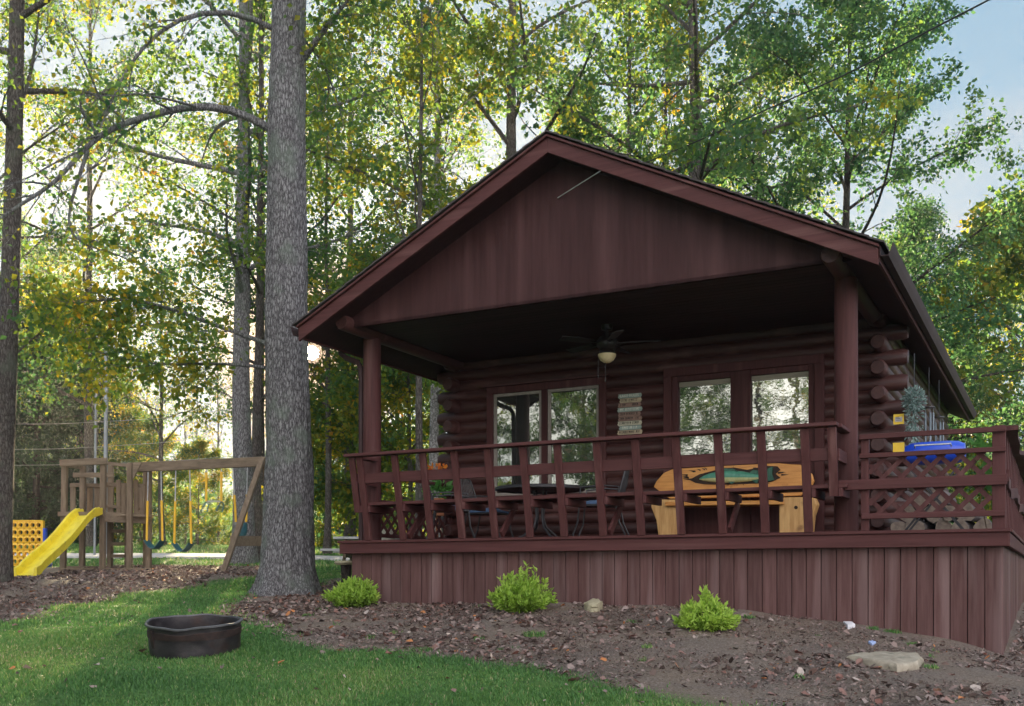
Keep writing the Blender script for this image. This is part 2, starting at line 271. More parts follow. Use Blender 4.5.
class MB:
    def __init__(s): s.v = []; s.f = []
    def add(s, vs, fs):
        n = len(s.v); s.v += [tuple(p) for p in vs]; s.f += [tuple(i+n for i in f) for f in fs]; return s
    def box(s, x0, x1, y0, y1, z0, z1):
        v = [(x0,y0,z0),(x1,y0,z0),(x1,y1,z0),(x0,y1,z0),(x0,y0,z1),(x1,y0,z1),(x1,y1,z1),(x0,y1,z1)]
        return s.add(v, [(3,2,1,0),(4,5,6,7),(0,1,5,4),(1,2,6,5),(2,3,7,6),(3,0,4,7)])
    def beam(s, a, b, wd, th, up=(0, 0, 1)):
        """bar from a to b; wd across (perpendicular to up), th along up"""
        a, b = Vector(a), Vector(b); d = (b-a).normalized(); up = Vector(up); sd = d.cross(up)
        if sd.length < 1e-4: sd = d.cross(Vector((1, 0, 0)))
        sd.normalize(); u = sd.cross(d).normalized(); v = []
        for p in (a, b):
            for i, j in ((-1,-1),(1,-1),(1,1),(-1,1)): v.append(p+sd*(i*wd/2)+u*(j*th/2))
        return s.add(v, [(0,1,2,3),(7,6,5,4),(0,4,5,1),(1,5,6,2),(2,6,7,3),(3,7,4,0)])
    def tube(s, pts, rad, n=10, cap=True, sq=1):
        pts = [Vector(p) for p in pts]
        if not hasattr(rad, '__len__'): rad = [rad]*len(pts)
        v = []; ref = None
        for i, p in enumerate(pts):
            d = (pts[min(i+1, len(pts)-1)]-pts[max(i-1, 0)]).normalized()
            if ref is None: ref = Vector((0, 0, 1)) if abs(d.z) < .9 else Vector((1, 0, 0))
            a = d.cross(ref).normalized(); b = a.cross(d).normalized(); ref = b
            for k in range(n):
                t = 2*math.pi*k/n; v.append(p+a*(math.cos(t)*rad[i])+b*(math.sin(t)*rad[i]*sq))
        f = []
        for i in range(len(pts)-1):
            for k in range(n): f.append((i*n+k, i*n+(k+1) % n, (i+1)*n+(k+1) % n, (i+1)*n+k))
        if cap: f.append(tuple(range(n-1, -1, -1))); f.append(tuple((len(pts)-1)*n+k for k in range(n)))
        return s.add(v, f)
    def prism(s, poly, d0, d1, f3):
        """polygon of 2-tuples pushed from d0 to d1; f3(p,q,d) gives the point"""
        n = len(poly); v = [f3(p, q, d0) for p, q in poly]+[f3(p, q, d1) for p, q in poly]
        return s.add(v, [tuple(range(n)), tuple(range(2*n-1, n-1, -1))]+[(i, n+i, n+(i+1) % n, (i+1) % n) for i in range(n)])
    def lathe(s, prof, c, n=24, closed=False, fx=None):
        v = []; m = len(prof)
        for k in range(n):
            t = 2*math.pi*k/n
            for r, z in prof:
                rr, zz = (r, z) if fx is None else fx(r, z, t)
                v.append((c[0]+rr*math.cos(t), c[1]+rr*math.sin(t), c[2]+zz))
        f = []
        for k in range(n):
            k2 = (k+1) % n
            for i in range(m-1 if not closed else m): j = (i+1) % m; f.append((k*m+i, k2*m+i, k2*m+j, k*m+j))
        return s.add(v, f)
    def build(s, name, m, parent=None, org=(0, 0, 0), smooth=False, bevel=0, loc=None, rz=0):
        me = bpy.data.meshes.new(name); o3 = Vector(org)
        me.from_pydata([tuple(Vector(p)-o3) for p in s.v], [], s.f); me.materials.append(m)
        if smooth:
            me.polygons.foreach_set('use_smooth', [True]*len(me.polygons))
        o = link(name, me, parent, loc if loc is not None else (0, 0, 0), rz)
        if smooth and hasattr(me, 'set_sharp_from_angle'): me.set_sharp_from_angle(angle=R(42))
        if bevel:
            b = o.modifiers.new('bevel', 'BEVEL'); b.width = bevel; b.segments = 1; b.limit_method = 'ANGLE'; b.angle_limit = R(40)
        return o
def empty(name, loc, rz=0):
    o = bpy.data.objects.new(name, None); C.objects.link(o); o.location = loc; o.rotation_euler = (0, 0, rz); o.empty_display_size = .2; return o
KIDS = {}
def copy_tree(o, parent=None):
    c = o.copy(); C.objects.link(c); c.parent = parent
    for ch in list(o.children): copy_tree(ch, c)
    return c
class CT:
    """a thing in cabin coordinates (u right along the front, v into the cabin, h above the eye)"""
    def __init__(s, name, org, label, cat, group=None):
        s.o = org; s.e = empty(name, cab(*org), ROT); tag(s.e, label, cat, group)
    def part(s, mb, name, m, parent=None, smooth=False, bevel=0): return mb.build(name, m, parent or s.e, s.o, smooth, bevel)

# ------------------------------------------------------------------ terrain
def onv(x, y, v):
    a = np.array([[(x-CX)/F, -UX], [1, -UY]]); t, u = np.linalg.solve(a, [AX+v*VX, AY+v*VY]); return t
ctl = []
for x, y, Z in [(0,706,6.9),(300,706,6.9),(600,706,6.9),(850,706,7.0),(1024,706,7.0),(195,655,9.0),(60,640,9.6),(430,640,9.7),(287,592,14.4),(0,581,16),(100,570,21),(222,573,20.3),(30,577,19.5),
                (20,566,24),(310,569,19),(243,563,25),(70,557,27),(250,557,27),(60,545,38),(200,546,38),(330,548,36),(150,600,14.5),(330,590,14.6)]:
    p = W(x, y, Z); ctl.append((p.x, p.y, p.z))
for x, y in [(395,604),(510,604),(620,605),(800,617),(900,632),(970,645),(1011,658)]:
    p = W(x, y, onv(x, y, .62)); ctl.append((p.x, p.y, p.z))
ctl += [(-5,0,0),(5,0,-.1),(0,-12,-.9),(12,-12,-.6),(-12,-12,-.5),(14,20,1.3),(9.5,12,.72),(30,60,3),(-30,60,3.2),(0,60,3),(30,30,2),(-32,20,1.5),(-16,10,.4),(16,6,-.2),(5,20,1.3),(8,26,1.5)]
ctl = np.array(ctl); PC = ctl[:, :2]/10
def _k(r2): return np.where(r2 > 0, r2*np.log(np.maximum(r2, 1e-12)), 0)
_n = len(ctl); _A = np.zeros((_n+3, _n+3)); _A[:_n, :_n] = _k(((PC[:, None]-PC[None])**2).sum(-1))+np.eye(_n)*2e-3; _A[:_n, _n] = 1; _A[:_n, _n+1:] = PC; _A[_n:, :_n] = _A[:_n, _n:].T
_w = np.linalg.solve(_A, np.concatenate([ctl[:, 2], [0]*3]))
def gz(x, y):
    x = np.asarray(x, float); y = np.asarray(y, float); sh = x.shape; q = np.stack([x.ravel(), y.ravel()], -1)
    c = np.array([0, 20.]); d = q-c; r = np.linalg.norm(d, axis=1); q = c+d*(np.minimum(r, 45)/np.maximum(r, 1e-6))[:, None]
    p = q/10; outv = np.empty(len(p))
    for i in range(0, len(p), 20000):
        s = p[i:i+20000]; outv[i:i+20000] = _k(((s[:, None]-PC[None])**2).sum(-1))@_w[:_n]+_w[_n]+s@_w[_n+1:]
    return outv.reshape(sh)
def gz1(x, y): return float(gz(np.array([x]), np.array([y]))[0])
def ongr(x, y):
    """where the sight line of a picture point meets the ground"""
    Z = np.linspace(5, 60, 1100); h = EYE+(HY-y)/F*Z-gz((x-CX)/F*Z, Z); i = np.argmax(h < 0) if (h < 0).any() else len(Z)-1
    return ((x-CX)/F*Z[i], Z[i])
def inpoly(x, y, poly):
    x = np.asarray(x); y = np.asarray(y); c = np.zeros(x.shape, bool); n = len(poly)
    for i in range(n):
        (x0, y0), (x1, y1) = poly[i], poly[(i+1) % n]
        c ^= ((y0 > y) != (y1 > y)) & (x < (x1-x0)*(y-y0)/(y1-y0+1e-12)+x0)
    return c
bedA = [ongr(*p) for p in [(690,712),(610,692),(540,674),(470,662),(400,652),(330,652),(290,641),(255,624),(212,607),(250,597),(300,589)]]+[(-2.4,17.2),(1,19),(8,16),(12,9),(9,5),(2.2,6.2)]
bedB = [ongr(*p) for p in [(-60,640),(0,624),(60,610),(110,598),(165,590),(215,582),(255,577)]]+[(-4.2,21.5),(-4.8,23.2),(-9,23.4),(-16,22),(-18,14)]
def mulch(x, y):
    x = np.asarray(x, float); y = np.asarray(y, float)
    jx = .22*np.sin(3.1*y+1.3*x)+.12*np.sin(7.7*x-4.1*y)+.06*np.sin(17*y+9*x); jy = .18*np.sin(2.7*x-1.9*y+1)+.1*np.sin(8.3*x+5*y)+.06*np.sin(19*x-7*y)
    return inpoly(x+jx*.6, y+jy*.7, bedA) | inpoly(x+jx*.6, y+jy*.7, bedB)
def grow_axis(a, b, st, lim_lo, lim_hi):
    m = list(np.arange(a, b, st)); s = st; q = m[-1]
    while q < lim_hi: s *= 1.16; q += s; m.append(q)
    s = st; q = m[0]; lo = []
    while q > lim_lo: s *= 1.16; q -= s; lo.append(q)
    return np.array(lo[::-1]+m)
gx = grow_axis(-9, 7.5, .1, -95, 95); gy = grow_axis(5.6, 24, .1, -55, 92)
X, Y = np.meshgrid(gx, gy); Zg = gz(X, Y)
Zg = Zg+.018*np.sin(2.3*X+1.1*Y)*np.sin(1.7*Y-.8*X)+.012*np.sin(5.1*X-3.3*Y)*np.sin(4.3*Y+1.9*X)*(np.hypot(X, Y-12) < 14)
mk = mulch(X, Y).astype(float)
for _ in range(2):
    m2 = mk.copy(); m2[1:-1, 1:-1] = (mk[1:-1, 1:-1]*2+mk[:-2, 1:-1]+mk[2:, 1:-1]+mk[1:-1, :-2]+mk[1:-1, 2:])/6; mk = m2
woods = np.clip((Y-37)/5, 0, 1); mk = np.maximum(mk, woods*.85)
ny, nx = X.shape; idx = np.arange(ny*nx).reshape(ny, nx)
fc = np.stack([idx[:-1, :-1], idx[:-1, 1:], idx[1:, 1:], idx[1:, :-1]], -1).reshape(-1, 4)
me = raw_mesh('ground', np.stack([X, Y, Zg], -1).reshape(-1, 3), fc, M['ground'], True, mk.ravel(), 'mulch')
tag(link('ground', me), kind='structure')
# concrete path across the back lawn
pv = []; pf = []
px_ = np.linspace(-22, 1.5, 60); yc = 27.2+.25*np.sin(px_*.25)-.02*(px_+8)
for i, (a, b) in enumerate(zip(px_, yc)):
    for dy, dz in ((-.65, -.1), (-.65, .05), (.65, .05), (.65, -.1)): pv.append((a, b+dy, gz1(a, b+dy)+dz))
for i in range(59):
    for k in range(3): pf.append((i*4+k, i*4+4+k, i*4+5+k, i*4+1+k))
tag(link('path', raw_mesh('path', pv, np.array(pf), M['concrete'])), kind='structure')

# ------------------------------------------------------------------ cabin
DECK, FB = .43, .27          # deck top, bottom of its edge board
SL, HA = .495, 4.813         # roof slope, ridge height
VB = 11.5                    # back end of the house
WV, WU = 3.15, 3.0           # axis of the front log wall, half width
cabin = CT('log_cabin', (0, 3, -.6), 'dark reddish brown log cabin with low gable roof over its front porch', 'cabin')
def uvh(p, q, d): return (p, d, q)
LOGP = .1535; LR = .094
def openings(h):
    o = []
    if 1.06 < h < 2.74: o.append((-2.42, -.6))
    if DECK-.05 < h < 2.74: o.append((.28, 2.32))
    return o
fw = MB(); rw = MB(); lw = MB(); ends = MB()
h = DECK+.06; k = 0
while h < 3.16:
    ex = .31 if k % 2 == 0 else -.02
    segs = [(-WU-ex, WU+ex)]
    for a, b in openings(h):
        ns = []
        for s0, s1 in segs:
            if a > s0: ns.append((s0, min(a, s1)))
            if b < s1: ns.append((max(b, s0), s1))
        segs = ns
    for a, b in segs:
        j = [random.uniform(-.006, .006) for _ in range(4)]
        n = max(2, int((b-a)/.6)); pts = [(a+(b-a)*i/n, WV+random.uniform(-.004, .004), h+random.uniform(-.003, .003)) for i in range(n+1)]
        rd = [LR+random.uniform(-.003, .003) for _ in pts]
        if a < -WU: rd[0] *= .86; pts.insert(1, (a+.05, WV, h)); rd.insert(1, LR*1.06)
        if b > WU: rd[-1] *= .86; pts.insert(-1, (b-.05, WV, h)); rd.insert(-1, LR*1.06)
        fw.tube(pts, rd, 14)
    ev = .30 if k % 2 == 1 else -.02
    for mbx, sgn in ((rw, 1), (lw, -1)):
        a = WV-ev; n = 14; pts = [(sgn*(WU), a+(VB-.4-a)*i/n, h+.004) for i in range(n+1)]; rd = [LR+random.uniform(-.003, .003) for _ in pts]
        if ev > 0: rd[0] *= .84; pts.insert(1, (sgn*WU, a+.05, h+.004)); rd.insert(1, LR*1.08)
        mbx.tube(pts, rd, 14)
    h += LOGP; k += 1
front_wall = cabin.part(fw, 'log_wall', M['log_u'], smooth=True); cabin.part(rw, 'log_wall', M['log_v'], smooth=True); cabin.part(lw, 'log_wall', M['log_v'], smooth=True)
b = MB().box(-WU+.02, WU-.02, WV+.02, VB-.5, -.5, 3.1); cabin.part(b, 'light_block', M['inside'])  # dark box added inside the log walls to block light
# roof slabs, rake boards, shingles
T = .15
rf = MB().prism([(-3.40, HA-SL*3.40-.03), (0, HA-.03), (3.40, HA-SL*3.40-.03), (3.40, HA-SL*3.40-.03-T), (0, HA-.03-T), (-3.40, HA-SL*3.40-.03-T)], .03, VB, uvh)
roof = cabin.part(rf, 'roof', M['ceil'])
sh = MB()
for s in (-1, 1):
    n = 26
    for i in range(n):
        a, c = i*3.46/n, (i+1)*3.46/n+.02; z = .006*random.random()
        sh.prism([(s*a, HA-SL*a), (s*c, HA-SL*c+.012), (s*c, HA-SL*c-.008), (s*a, HA-SL*a-.016)][::s], -.055-.012*random.random(), VB+.03, uvh)
cabin.part(sh, 'shingles', M['shingle'], roof)
for s in (-1, 1):
    rb = MB(); rb.prism([(s*.0, HA-.033), (s*3.43, HA-.033-SL*3.43), (s*3.43, HA-.062-SL*3.43), (0, HA-.062)][::-s], -.045, .028, uvh)
    rb.prism([(0, HA-.064), (s*3.42, HA-.064-SL*3.42), (s*3.42, HA-.225-SL*3.42), (0, HA-.225)][::-s], -.012, .027, uvh)
    cabin.part(rb, 'rake_board', M['paint_u'], roof, bevel=.004)
    fb = MB().box(min(s*3.402, s*3.43), max(s*3.402, s*3.43), .03, VB, HA-SL*3.4-.2, HA-SL*3.4-.035); cabin.part(fb, 'eave_board', M['paint_v'], roof)
    he = HA-SL*3.42-.03
    prof = [(3.432, he-.01), (3.432, he-.10), (3.45, he-.115), (3.51, he-.115), (3.535, he-.06), (3.55, he-.015), (3.555, he), (3.548, he), (3.542, he-.015), (3.528, he-.06), (3.507, he-.108), (3.45, he-.108), (3.438, he-.098), (3.438, he-.01)]
    gt = MB().prism([(s*p, q) for p, q in prof][::s], .0, VB, uvh)
    cabin.part(gt, 'gutter', M['gutter'], roof)
# bits of leaf lying in the open gutter end
# gable wall and its bottom edge, ceiling, plate logs
ru = lambda u: HA-.035-T-SL*abs(u)
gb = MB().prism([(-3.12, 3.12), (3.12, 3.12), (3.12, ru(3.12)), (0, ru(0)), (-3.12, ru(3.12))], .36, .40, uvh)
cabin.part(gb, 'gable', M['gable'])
cl = MB()
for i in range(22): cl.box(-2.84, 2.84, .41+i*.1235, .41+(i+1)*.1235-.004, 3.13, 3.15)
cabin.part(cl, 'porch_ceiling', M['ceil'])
for s in (-1, 1):
    pb = MB().tube([(s*2.94, .22, 3.13), (s*2.94, .26, 3.13), (s*2.94, 1.5, 3.12), (s*2.94, WV, 3.12)], [.085, .098, .095, .095], 16)
    cabin.part(pb, 'plate_log', M['log_v'], smooth=True)
    pp = MB(); zz = [DECK-.02, .8, 1.3, 1.9, 2.5, 3.06]; pp.tube([(s*2.97+random.uniform(-.004, .004), .92, z) for z in zz], [.122, .12, .119, .117, .117, .114], 18)
    cabin.part(pp, 'porch_post', M['paint_h'], smooth=True)
dp = MB(); dp.tube([(-3.49, .95, 3.02), (-3.49, .95, 2.93), (-3.4, .94, 2.86), (-3.2, .93, 2.78), (-3.15, .92, 2.7), (-3.14, .92, 2.55), (-3.14, .92, .5), (-3.14, .92, -.1)], .038, 8)
cabin.part(dp, 'downspout', M['gutter'], smooth=True)
# left window: brown casing, two cream sashes with a meeting rail each
def frame(mb, u0, u1, h0, h1, t, v0, v1):
    mb.box(u0, u1, v0, v1, h1-t, h1).box(u0, u1, v0, v1, h0, h0+t).box(u0, u0+t, v0, v1, h0+t, h1-t).box(u1-t, u1, v0, v1, h0+t, h1-t)
wn = MB(); frame(wn, -2.44, -.58, 1.04, 2.72, .1, 3.02, 3.2); wn.box(-1.56, -1.47, 3.03, 3.2, 1.14, 2.62)
win = cabin.part(wn, 'window', M['paint_h'], bevel=.004)
cabin.part(MB().box(-2.5, -.52, 2.97, 3.1, 2.722, 2.742), 'drip_cap', M['paint_u'], win)
for a, c in ((-2.338, -1.562), (-1.468, -.682)):
    sa = MB(); frame(sa, a, c, 1.142, 2.618, .042, 3.05, 3.1); sa.box(a+.042, c-.042, 3.052, 3.098, 1.86, 1.9); cabin.part(sa, 'sash', M['cream'], win, bevel=.003)
    cabin.part(MB().box(a+.04, c-.04, 3.075, 3.085, 1.18, 1.862).box(a+.04, c-.04, 3.07, 3.08, 1.898, 2.58), 'pane', M['glass'], win)
# right pair of half glazed panels beside the post
dr = MB(); frame(dr, .26, 2.34, DECK+.002, 2.74, .11, 3.0, 3.2)
for a, c in ((.372, 1.155), (1.16, 2.228)): pass
dr.box(1.16, 1.42, 3.03, 3.2, DECK+.11, 2.63).box(.372, .45, 3.035, 3.2, DECK+.11, 2.63).box(2.15, 2.228, 3.035, 3.2, DECK+.11, 2.63).box(.452, 1.158, 3.035, 3.2, 2.56, 2.63).box(1.422, 2.148, 3.035, 3.2, 2.56, 2.63)
dwin = cabin.part(dr, 'window', M['paint_h'], bevel=.004)
lp = MB(); lp.box(.452, 1.158, 3.06, 3.2, DECK+.112, 1.588).box(1.422, 2.148, 3.06, 3.2, DECK+.112, 1.588); cabin.part(lp, 'lower_panel', M['paint_h'], dwin)
cabin.part(MB().box(.2, 2.4, 2.93, 2.998, 1.5, 1.545), 'sill', M['paint_u'], dwin, bevel=.004)
for a, c in ((.452, 1.158), (1.422, 2.148)):
    cabin.part(MB().box(a, c, 3.09, 3.1, 1.59, 2.56), 'pane', M['glass_door'], dwin)
    cabin.part(MB().box(a+.004, c-.004, 3.078, 3.086, 2.49, 2.555), 'roller_blind', M['blind'], dwin)
cabin.part(MB().tube([cwp for cwp in [(-.05, .355, 4.22), (.25, .2, 4.25), (.62, .0, 4.28)]], .006, 6), 'wire', M['wire'])

# ------------------------------------------------------------------ deck
deck = CT('porch_deck', (0, 1.5, -.6), 'raised wooden porch deck with vertical plank skirt and plain edge board', 'deck')
U0, U1, V0 = -3.17, 4.5, .5
fl = MB(); v = V0+.03
while v < WV: fl.box(U0+.03, U1-.03, v, v+.132, DECK-.032, DECK); v += .14
while v < 9: fl.box(WU+.1, U1-.03, v, v+.132, DECK-.032, DECK); v += .14
deck.part(fl, 'deck_boards', M['paint_u'], bevel=.003)
fa = MB(); fa.box(U0, U1, V0-.012, V0+.028, FB, DECK-.03).box(U0-.02, U1+.02, V0-.035, V0+.05, DECK-.028, DECK+.004)
deck.part(fa, 'edge_board', M['paint_u'], bevel=.004)
fa = MB(); fa.box(U1-.03, U1+.01, V0+.03, 9, FB, DECK-.03).box(U1-.05, U1+.03, V0+.052, 9, DECK-.028, DECK+.004); deck.part(fa, 'edge_board', M['paint_v'], bevel=.004)
fa = MB(); fa.box(U0-.01, U0+.03, V0+.03, WV, FB, DECK-.03); deck.part(fa, 'edge_board', M['paint_v'], bevel=.004)
sk = MB(); u = U0+.12
while u < U1-.1:
    wd = random.choice((.142, .145, .14)); p = cab(u+.07, .62, 0); z = gz1(p.x, p.y)-EYE
    dv = random.uniform(-.004, .004); tl = random.uniform(-.002, .002)
    sk.add([(u+tl, .6+dv, z-.25), (u+wd+tl, .6+dv, z-.25), (u+wd-tl, .6+dv, FB+.02), (u-tl, .6+dv, FB+.02), (u+tl, .625+dv, z-.25), (u+wd+tl, .625+dv, z-.25), (u+wd-tl, .625+dv, FB+.02), (u-tl, .625+dv, FB+.02)],
           [(0,1,2,3),(7,6,5,4),(1,5,6,2),(0,3,7,4),(3,2,6,7),(0,4,5,1)])
    u += wd+.007
SKU = u
deck.part(sk, 'skirt', M['plank'], bevel=.003)
sk = MB(); v = .63
while v < 9:
    p = cab(SKU, v, 0); z = gz1(p.x, p.y)-EYE; sk.box(SKU-.02, SKU+.004+random.uniform(-.003, .003), v, v+.143, z-.3, FB+.02); v += .149
deck.part(sk, 'skirt', M['plank'], bevel=.003)
sk = MB(); v = .63
while v < WV:
    p = cab(U0+.1, v, 0); z = gz1(p.x, p.y)-EYE; sk.box(U0+.09, U0+.112, v, v+.143, z-.3, FB+.02); v += .149
deck.part(sk, 'skirt', M['plank'], bevel=.003)
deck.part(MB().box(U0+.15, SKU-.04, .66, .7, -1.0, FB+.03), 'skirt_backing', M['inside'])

# ------------------------------------------------------------------ built-in bench railing along the front
rail = CT('bench_railing', (0, .6, DECK), 'long built-in deck bench whose brown slatted railing leans outward along the porch front', 'railing')
foot_px = [369.5, 404, 432, 463, 496, 531, 565, 604, 642, 682, 723.5, 766, 809]
def onv_u(x, v): a = np.array([[(x-CX)/F, -UX], [1, -UY]]); return float(np.linalg.solve(a, [AX+v*VX, AY+v*VY])[1])
FU = [onv_u(x, .49) for x in foot_px]
LE, RE = onv_u(353, .3), onv_u(832, .3)
def vlean(h): return .475-.2*(h-DECK)/1.03
for u in FU:
    o = rail.part(MB().beam((u, vlean(DECK+.004), DECK+.004), (u, vlean(1.452), 1.452), .085, .04, (0, 1, 0)), 'slat', M['paint_h'], bevel=.004)
for u in (LE, RE): rail.part(MB().beam((u, vlean(.78), .78), (u, vlean(1.452), 1.452), .085, .04, (0, 1, 0)), 'slat', M['paint_h'], bevel=.004)
for u in [LE]+FU+[RE]:
    rail.part(MB().box(u+.046, u+.084, vlean(.82)-.02, .90, .775, .86), 'seat_arm', M['paint_v'], bevel=.004)
for u in FU[1::3]:
    rail.part(MB().beam((u+.065, .5, .47), (u+.065, .82, .774), .036, .085, (0, -1, 1)), 'brace', M['paint_h'], bevel=.004)
st = MB()
for a in (.40, .535, .67): st.box(LE-.05, RE+.12, a, a+.128, .862, .9)
rail.part(st, 'seat', M['paint_u'], bevel=.004)
rail.part(MB().box(LE-.03, RE+.03, .335, .372, 1.13, 1.255), 'back_rail', M['paint_u'], bevel=.004)
rail.part(MB().box(LE-.075, RE+.06, .2, .345, 1.454, 1.492), 'top_rail', M['paint_u'], bevel=.005)
for u, s in ((RE, 1), (LE, -1)):
    x0 = u+.01 if s > 0 else u-.05
    rail.part(MB().box(x0-.03, x0+.075, .347, .83, 1.45, 1.488), 'top_rail', M['paint_v'], bevel=.005)
    rail.part(MB().box(x0+.01, x0+.046, .374, .84, 1.13, 1.25), 'back_rail', M['paint_v'], bevel=.004)

def lattice(mb, c0, c1, h0, h1, f3, w=.044, sp=.175, t=.008):
    """two layers of diagonal strips clipped to the panel"""
    for lay, s in ((0, 1), (1, -1)):
        k = c0-(h1-h0)-sp
        while k < c1+(h1-h0)+sp:
            a, b2 = ((k, h0), (k+(h1-h0), h1)) if s > 0 else ((k+(h1-h0), h0), (k, h1))
            dx, dh = b2[0]-a[0], b2[1]-a[1]; t0, t1 = 0, 1
            for lim, sg in ((c0, 1), (c1, -1)):
                A = sg*(a[0]-lim); D = sg*dx
                if A+D*t0 < 0 and D > 0: t0 = max(t0, -A/D)
                elif A+D*t0 < 0: t1 = -1
                if D < 0: t1 = min(t1, -A/D)
            if t1-t0 > .03:
                p = (a[0]+dx*t0, a[1]+dh*t0); q = (a[0]+dx*t1, a[1]+dh*t1); ww = w/2*1.414
                poly = [(p[0]-ww, p[1]), (p[0]+ww, p[1]), (q[0]+ww, q[1]), (q[0]-ww, q[1])]
                mb.prism(poly, lay*(t+.001), lay*(t+.001)+t, f3)
            k += sp
lat = CT('lattice_railing', (3.85, .5, DECK), 'brown railing with diagonal lattice panels at the right front corner of the deck', 'railing')
la, lb = 3.20, 4.36
lat.part(MB().box(lb, lb+.115, V0+.02, V0+.13, DECK+.005, 1.40), 'corner_post', M['paint_h'], bevel=.005)
lat.part(MB().box(la-.02, la+.055, V0+.02, V0+.09, DECK+.005, 1.36), 'end_post', M['paint_h'], bevel=.005)
for h0, h1, x0, x1, nm in ((1.335, 1.385, la-.03, lb+.12, 'top_rail'), (1.15, 1.195, la-.03, lb+.12, 'rail'), (.84, .94, la-.33, lb+.13, 'rail'), (.55, .605, la-.01, lb+.115, 'rail')):
    lat.part(MB().box(x0, x1, V0-.022, V0+.016, h0, h1), nm, M['paint_u'], bevel=.004)
for h0, h1 in ((1.15, .94), (.84, .605)):
    mbx = MB(); lattice(mbx, la+.05, lb, h1-.02, h0+.02, lambda p, q, d: (p, V0+.03+d, q)); lat.part(mbx, 'lattice_panel', M['paint_h'])
side = CT('side_railing', (4.45, 4, DECK), 'brown railing with warped rails running back along the right side of the deck', 'railing')
def warp(v): return .02*math.sin(v*2.1+.4)+.012*math.sin(v*4.7)
for h0, h1, nm, du in ((1.34, 1.385, 'top_rail', .04), (.86, .97, 'rail', .0)):
    mbx = MB(); vv = np.arange(V0+.14, 8.9, .15)
    for i in range(len(vv)-1):
        z0, z1 = warp(vv[i]), warp(vv[i+1]); a0, a1 = U1-.035+du+z0*.7, U1-.035+du+z1*.7
        wv = .12 if nm == 'top_rail' else .038
        mbx.add([(a0-wv/2, vv[i], h0+z0), (a0+wv/2, vv[i], h0+z0), (a0+wv/2, vv[i], h1+z0), (a0-wv/2, vv[i], h1+z0), (a1-wv/2, vv[i+1], h0+z1), (a1+wv/2, vv[i+1], h0+z1), (a1+wv/2, vv[i+1], h1+z1), (a1-wv/2, vv[i+1], h1+z1)],
                [(0,1,5,4),(1,2,6,5),(2,3,7,6),(3,0,4,7)]+([(3,2,1,0)] if i == 0 else []))
    side.part(mbx, nm, M['paint_v'])
v = .95
while v < 8.8: side.part(MB().beam((U1-.075, v, DECK+.005), (U1-.04, v, 1.33), .04, .085, (0, 1, 0)), 'slat', M['paint_h'], bevel=.004); v += .4
left = CT('left_railing', (-3.05, 2, DECK), 'brown lattice railing closing the far left side of the porch', 'railing')
left.part(MB().box(-3.12, -3.04, 2.98, 3.06, DECK+.005, 1.4), 'end_post', M['paint_h'], bevel=.004)
for h0, h1, nm in ((1.3, 1.345, 'top_rail'), (.93, 1.0, 'rail'), (.5, .55, 'rail')): left.part(MB().box(-3.1, -3.06, 1.06, 2.97, h0, h1), nm, M['paint_v'], bevel=.004)
mbx = MB(); lattice(mbx, 1.06, 2.97, .53, .95, lambda p, q, d: (-3.05+d, p, q)); left.part(mbx, 'lattice_panel', M['paint_v'])

# ------------------------------------------------------------------ things on the porch
FU_, FV = onv_u(607, 1.9), 1.9
fan = CT('ceiling_fan', (FU_, FV, 3.13), 'dark ceiling fan with one glass bowl light under the porch ceiling', 'ceiling fan')
o3 = (FU_, FV, 0)
fan.part(MB().lathe([(0, 3.128), (.075, 3.128), (.07, 3.07), (.02, 3.06), (.02, 2.98), (0, 2.98)], o3, 20), 'canopy_mount', M['dark_bronze'], smooth=True)
fan.part(MB().lathe([(0, 2.99), (.09, 2.98), (.13, 2.93), (.13, 2.87), (.09, 2.82), (.1, 2.79), (.105, 2.765), (0, 2.765)], o3, 24), 'motor', M['dark_bronze'], smooth=True)
fan.part(MB().lathe([(0, 2.655), (.04, 2.66), (.085, 2.69), (.112, 2.735), (.115, 2.763), (.1, 2.764), (0, 2.7639)], o3, 24), 'lamp_shade', M['fan_glass'], smooth=True)
for i in range(5):
    t = 2*math.pi*i/5+.3; d = Vector((math.cos(t), math.sin(t), 0)); s = Vector((-d.y, d.x, 0)); c = Vector((FU_, FV, 2.9))
    p = c+d*.2; q = c+d*.66; pts = []
    for pp, ww in ((p, .05), (c+d*.3, .062), (q-d*.04, .066), (q, .045)): pts += [pp-s*ww+Vector((0, 0, -.012)), pp+s*ww+Vector((0, 0, .012))]
    mbx = MB(); n = 4; vsx = [x for x in pts]+[x+Vector((0, 0, .01)) for x in pts]; fs = []
    for k in range(3): a = k*2; fs += [(a, a+2, a+3, a+1), (8+a, 8+a+1, 8+a+3, 8+a+2), (a, 8+a, 8+a+2, a+2), (a+1, a+3, 8+a+3, 8+a+1)]
    fs += [(0, 1, 9, 8), (6, 14, 15, 7)]
    bl = fan.part(mbx.add(vsx, fs), 'blade', M['dark_bronze']); fan.part(MB().beam(c+d*.12, c+d*.24, .03, .012), 'bracket', M['dark_bronze'], bl)
for du, l in ((-.11, .28), (.0, .2)): fan.part(MB().tube([(FU_+du*.9, FV-.05, 2.76 if du else 2.65), (FU_+du*.9, FV-.05, 2.5 if du else 2.44)], .004, 5).tube([(FU_+du*.9, FV-.05, 2.5 if du else 2.44), (FU_+du*.9, FV-.05, 2.47 if du else 2.41)], .009, 6), 'pull_chain', M['dark_bronze'])

